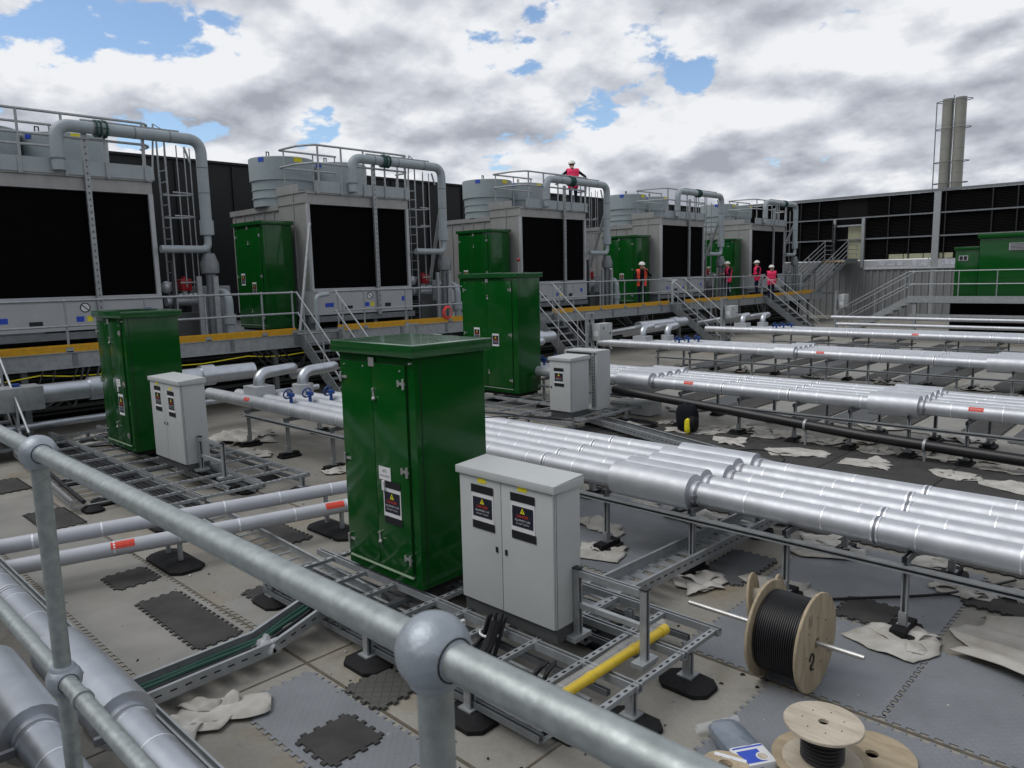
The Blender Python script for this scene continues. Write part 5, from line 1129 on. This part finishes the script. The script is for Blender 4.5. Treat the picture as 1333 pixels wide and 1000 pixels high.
o=o.done('roof_grit',[RUB,FELT],smooth=0); o.location.z=-.016; o['kind']='stuff'
# ------------------------------------------------------------------ backpack
o=thing('backpack','black backpack with a yellow panel standing on the roof by the black pipe','backpack',(-7.35,12.45,.03)); O=o.location
b=MB(O); b.add(*lump((-7.35,12.45,.29),.20,.17,.27,seed=4)); b.done('bag_body',DARKC,o)
b=MB(O); b.add(*lump((-7.20,12.38,.20),.10,.13,.15,seed=9)); b.done('front_pocket',RUB,o)
b=MB(O); b.add(*lump((-7.24,12.27,.17),.06,.045,.14,seed=2)); b.done('yellow_panel',YELS,o)
for s in (-.07,.07): b=MB(O); b.tube(rounded([(-7.42,12.45+s,.47),(-7.48,12.45+s,.56),(-7.56,12.45+s,.35),(-7.5,12.45+s,.05)],.1,5),.018,6); b.done('strap',RUB,o)
b=MB(O); b.tube([(-7.35,12.40,.5),(-7.35,12.42,.57),(-7.35,12.48,.57),(-7.35,12.5,.5)],.012,6); b.done('handle',RUB,o)

# ------------------------------------------------------------------ foreground handrail
o=thing('foreground_handrail','thick galvanised two-bar handrail with ball fittings crossing the foreground','handrail',(-.71,.585,1.47)); O=o.location
RH,MH=2.570,1.86
for z in (RH,MH):
    b=MB(O); b.tube([(-9,.585,z)]+[(-8.5+k*.5,.585,z) for k in range(20)]+[(1.2,.585,z)],.0242,28); b.done('rail_tube',TUBE,o)
for x in (-6.02,-4.25,-2.49,-.715):
    b=MB(O); b.tube([(x-.0,.585,1.40),(x,.585,RH)],.0242,24); p=b.done('post',TUBE,o)
    for z in (RH,MH):
        b=MB(O); b.sph((x,.585,z),.0505,36); 
        for d in ((0,0,-1),(0,0,1)):
            if z==RH and d[2]==1: continue
            D=Vector(d); b.lathe(Vector((x,.585,z))+D*.034,D,[(0,.0372),(.0065,.0345),(.0115,.0320),(.0118,.0248)],32)
        for sx in (1,-1): b.mi(1).lathe((x+sx*.0415,.585,z),(sx,0,0),[(0,.0243),(0,.0292),(.0012,.0290),(.0012,.0243)],32)
        b.mi(0).cyl((x,.585+.0505-.002,z-.0),(x,.585+.053,z),.006,n=10)
        b.done('ball_fitting',[BALL,SEAM],p)
for x in (-1.9,-3.4): b=MB(O); b.lathe((x,.585,RH),(1,0,0),[(0,.0243),(.001,.0247),(.012,.0247),(.013,.0243)],28); b.done('tube_joint',TUBE,o)
b=MB(O); b.lathe((-2.33,.585,MH),(1,0,0),[(0,.0243),(.001,.030),(.02,.030),(.021,.0243)],24)
b.done('tube_joint',TUBE,o)

# ------------------------------------------------------------------ people
def capsule(b,p,q,r0,r1,n=12):
    p=Vector(p);q=Vector(q); d=(q-p); L_=d.length; d.normalize(); pr=[]
    for i in range(5): a=math.pi/2*(1-i/4); pr.append((-r0*math.sin(a),max(r0*math.cos(a),.002)))
    for i in range(5): a=math.pi/2*i/4; pr.append((L_+r1*math.sin(a),max(r1*math.cos(a),.002)))
    b.lathe(p,d,pr,n)
def remesh(o,vox,smooth_it=3):
    m=o.modifiers.new('r','REMESH'); m.mode='VOXEL'; m.voxel_size=vox
    s=o.modifiers.new('s','SMOOTH'); s.factor=.5; s.iterations=smooth_it
    dg=bpy.context.evaluated_depsgraph_get(); me=bpy.data.meshes.new_from_object(o.evaluated_get(dg)); o.modifiers.clear(); o.data=me
    for p in me.polygons: p.use_smooth=True
def person(label,loc,face,arms,vest=PINK,open_=False,top=DARKC,legs=NAVYC,bare=False,stride=.0,head_turn=0.,bend=.0,h=1.74,look_down=0.):
    # local frame: +x faces forward, +y is the person's left; arms = [(elbow,wrist,fingers dir) left, right]
    o=thing('person',label,'person',loc,None,rz=face); k=h/1.75; b=MB()
    V=lambda x,y,z: Vector((x+bend*max(0,z-.95),y,z))*k
    # legs
    for s in (1,-1):
        st=stride*s; hip=V(0,.085*s,.92); kn=V(.03+st*.5,.10*s,.50); an=V(-.02+st,.105*s,.09)
        capsule(b,hip,kn,.088,.062); capsule(b,kn,an,.060,.045); capsule(b,V(-.05+st,.105*s,.045),V(.13+st,.12*s,.035),.045,.035)
    # trunk
    b.add(*lump(V(0,0,.98),.125*k,.175*k,.16*k,16,0,2.3)); b.add(*lump(V(0,0,1.18),.125*k,.185*k,.20*k,16,0,2.4)); b.add(*lump(V(0,0,1.33),.135*k,.215*k,.16*k,16,0,2.5))
    for s in (1,-1): capsule(b,V(0,.10*s,1.42),V(0,.18*s,1.41),.065,.07)
    capsule(b,V(.0,0,1.43),V(.02,0,1.56),.058,.054)
    hc=V(.03+look_down*.03,0,1.635); ct,stn=math.cos(head_turn),math.sin(head_turn)
    Hd=lambda x,y,z: hc+Vector((x*ct-y*stn,x*stn+y*ct,z))*k
    b.add(*lump(hc,.098*k,.078*k,.118*k,16,0,2.1)); capsule(b,Hd(.05,0,-.06),Hd(.06,0,-.085),.055,.04)
    capsule(b,Hd(.092,0,.0),Hd(.108,0,-.025),.011,.014)                       # nose
    for s in (1,-1): capsule(b,Hd(-.005,.078*s,.02),Hd(-.012,.083*s,-.03),.017,.012)   # ears
    for s,(el,wr,fd) in zip((1,-1),arms):
        sh=V(0,.20*s,1.40); el=V(*el);wr=V(*wr); capsule(b,sh,el,.060,.046); capsule(b,el,wr,.045,.030)
        fd=Vector(fd).normalized(); side=fd.cross(Vector((0,0,1)) if abs(fd.z)<.8 else Vector((1,0,0))).normalized(); pc=wr+fd*.05; pn=side.cross(fd)
        capsule(b,wr+fd*.01,wr+fd*.085,.030,.034)
        for i,(off,ln) in enumerate(((-.030,.062),(-.010,.075),(.010,.07),(.030,.055))):
            a=wr+fd*.085+side*off; m=a+fd*ln*.55-pn*.008; capsule(b,a,m,.0098,.009,8); capsule(b,m,m+(fd*.6-pn*.8).normalized()*ln*.5,.009,.008,8)
        a=wr+fd*.03+side*.03*s; capsule(b,a,a+(fd*.7+side*.7*s)*.05,.012,.010,8)
    body=b.done('body',[top,legs,SKIN,RUB],o); remesh(body,.0105,2); me=body.data
    for p in me.polygons:
        c=p.center/k; x=c.x-bend*max(0,c.z-.95); i=0
        if c.z<.085: i=3
        elif c.z<.93 and abs(c.y)<.24 : i=1
        dh=(p.center-hc).length
        if c.z>1.50 and abs(c.y)<.13 and dh<.2*k: i=2
        for (el,wr,fd) in arms:
            w_=V(*wr); e_=V(*el)
            if (p.center-w_-Vector(fd).normalized()*.07).length<.115 and (p.center-e_).length>(w_-e_).length-.01: i=2
            elif bare and (p.center-(w_+e_)/2).length<.15: i=2
        p.material_index=i
    # face details
    b=MB()
    for s in (1,-1): b.sph(Hd(.088,.033*s,.012),.010*k,8)
    b.done('eye',[WHITE],body)
    b=MB(); b.tube([Hd(.098,-.022,-.06),Hd(.104,0,-.062),Hd(.098,.022,-.06)],.006*k,6); b.done('mouth',RED,body)
    b=MB(); b.add(*lump(Hd(-.022,0,.035),.090*k,.086*k,.085*k,16,.05,2.1)); b.done('hair',mat('dark_hair',(.03,.02,.015),.7) if 'dark_hair' not in bpy.data.materials else bpy.data.materials['dark_hair'],o)
    # vest: trunk surface pushed out
    vb=MB(); idx={}
    for p in me.polygons:
        c=p.center/k; x=c.x-bend*max(0,c.z-.95)
        if not(.80<c.z<1.475 and abs(c.y)<.215 and abs(x)<.2): continue
        if any((p.center-V(*el)).length<.10 or (p.center-V(*wr)).length<.12 for el,wr,_ in arms): continue
        if c.z>1.44 and abs(c.y)<.06: continue
        if open_ and x>0.02 and abs(c.y)<.085: continue
        fs=[]
        for vi in p.vertices:
            if vi not in idx: idx[vi]=len(vb.v); v=me.vertices[vi]; vb.v.append(v.co+v.normal*.034)
            fs.append(idx[vi])
        band=(1.02<c.z<1.055)
        vb.f.append(fs); vb.m.append(1 if band else 0)
    v=vb.done('hi_vis_vest',[vest,REFL],o,80); md=v.modifiers.new('thick','SOLIDIFY'); md.thickness=.012
    # helmet
    b=MB(); pr=[(t*.135*k,math.sqrt(max(0,1-t*t))*.142*k+.001) for t in [i/9 for i in range(10)]]; b.lathe(Hd(-.005,0,.045),(0,0,1),[(0,.13*k)]+pr,22)
    b.add([Hd(.09,-.10,.05),Hd(.17,-.07,.035),Hd(.185,0,.032),Hd(.17,.07,.035),Hd(.09,.10,.05),Hd(.09,.10,.06),Hd(.17,.07,.045),Hd(.185,0,.042),Hd(.17,-.07,.045),Hd(.09,-.10,.06)],[(4,3,2,1,0),(9,8,7,6,5),(0,1,8,9),(1,2,7,8),(2,3,6,7),(3,4,5,6)])
    b.done('helmet',HELM,o,60)
    return o
DOWN=(0,0,-1)
person('person in pink vest and white helmet leaning on a rail on top of a tower',(-19.0,23.45,5.52),rad(140),[((-.02,.46,1.20),(.22,.56,1.00),(1,.1,-.2)),((-.02,-.46,1.20),(.22,-.56,1.00),(1,-.1,-.2))],PINK,bend=.18,h=1.86,look_down=2.5)
person('person in open orange vest holding a hand up to the face beside a green cabinet',(-17.95,26.62,1.69),rad(-48),[((.13,.36,1.22),(.20,.12,1.50),(.3,-.6,.6)),((.05,-.30,1.16),(.22,-.16,1.05),(1,.3,-.1))],ORNG,True,look_down=1)
person('person in dark jacket with a loose pink vest before the last green cabinet',(-18.0,34.15,1.69),rad(-130),[((.05,.29,1.12),(.26,.20,1.20),(1,-.2,.1)),((.05,-.29,1.12),(.25,-.18,1.17),(1,.2,.1))],PINK,True,look_down=1)
person('taller person of the pink vested pair, facing left at the stair top',(-17.95,37.15,1.69),rad(-140),[((.02,.29,1.11),(.24,.16,1.02),(1,-.3,0)),((.02,-.29,1.11),(.25,-.14,1.06),(1,.3,0))],PINK,h=1.78)
person('shorter person of the pink vested pair, bare forearm on the stair rail',(-17.10,36.98,1.50),rad(128),[((.10,.34,1.16),(.36,.30,1.10),(1,.2,0)),((-.02,-.28,1.12),(.1,-.26,.92),(.3,0,-1))],PINK,bare=True,h=1.72)
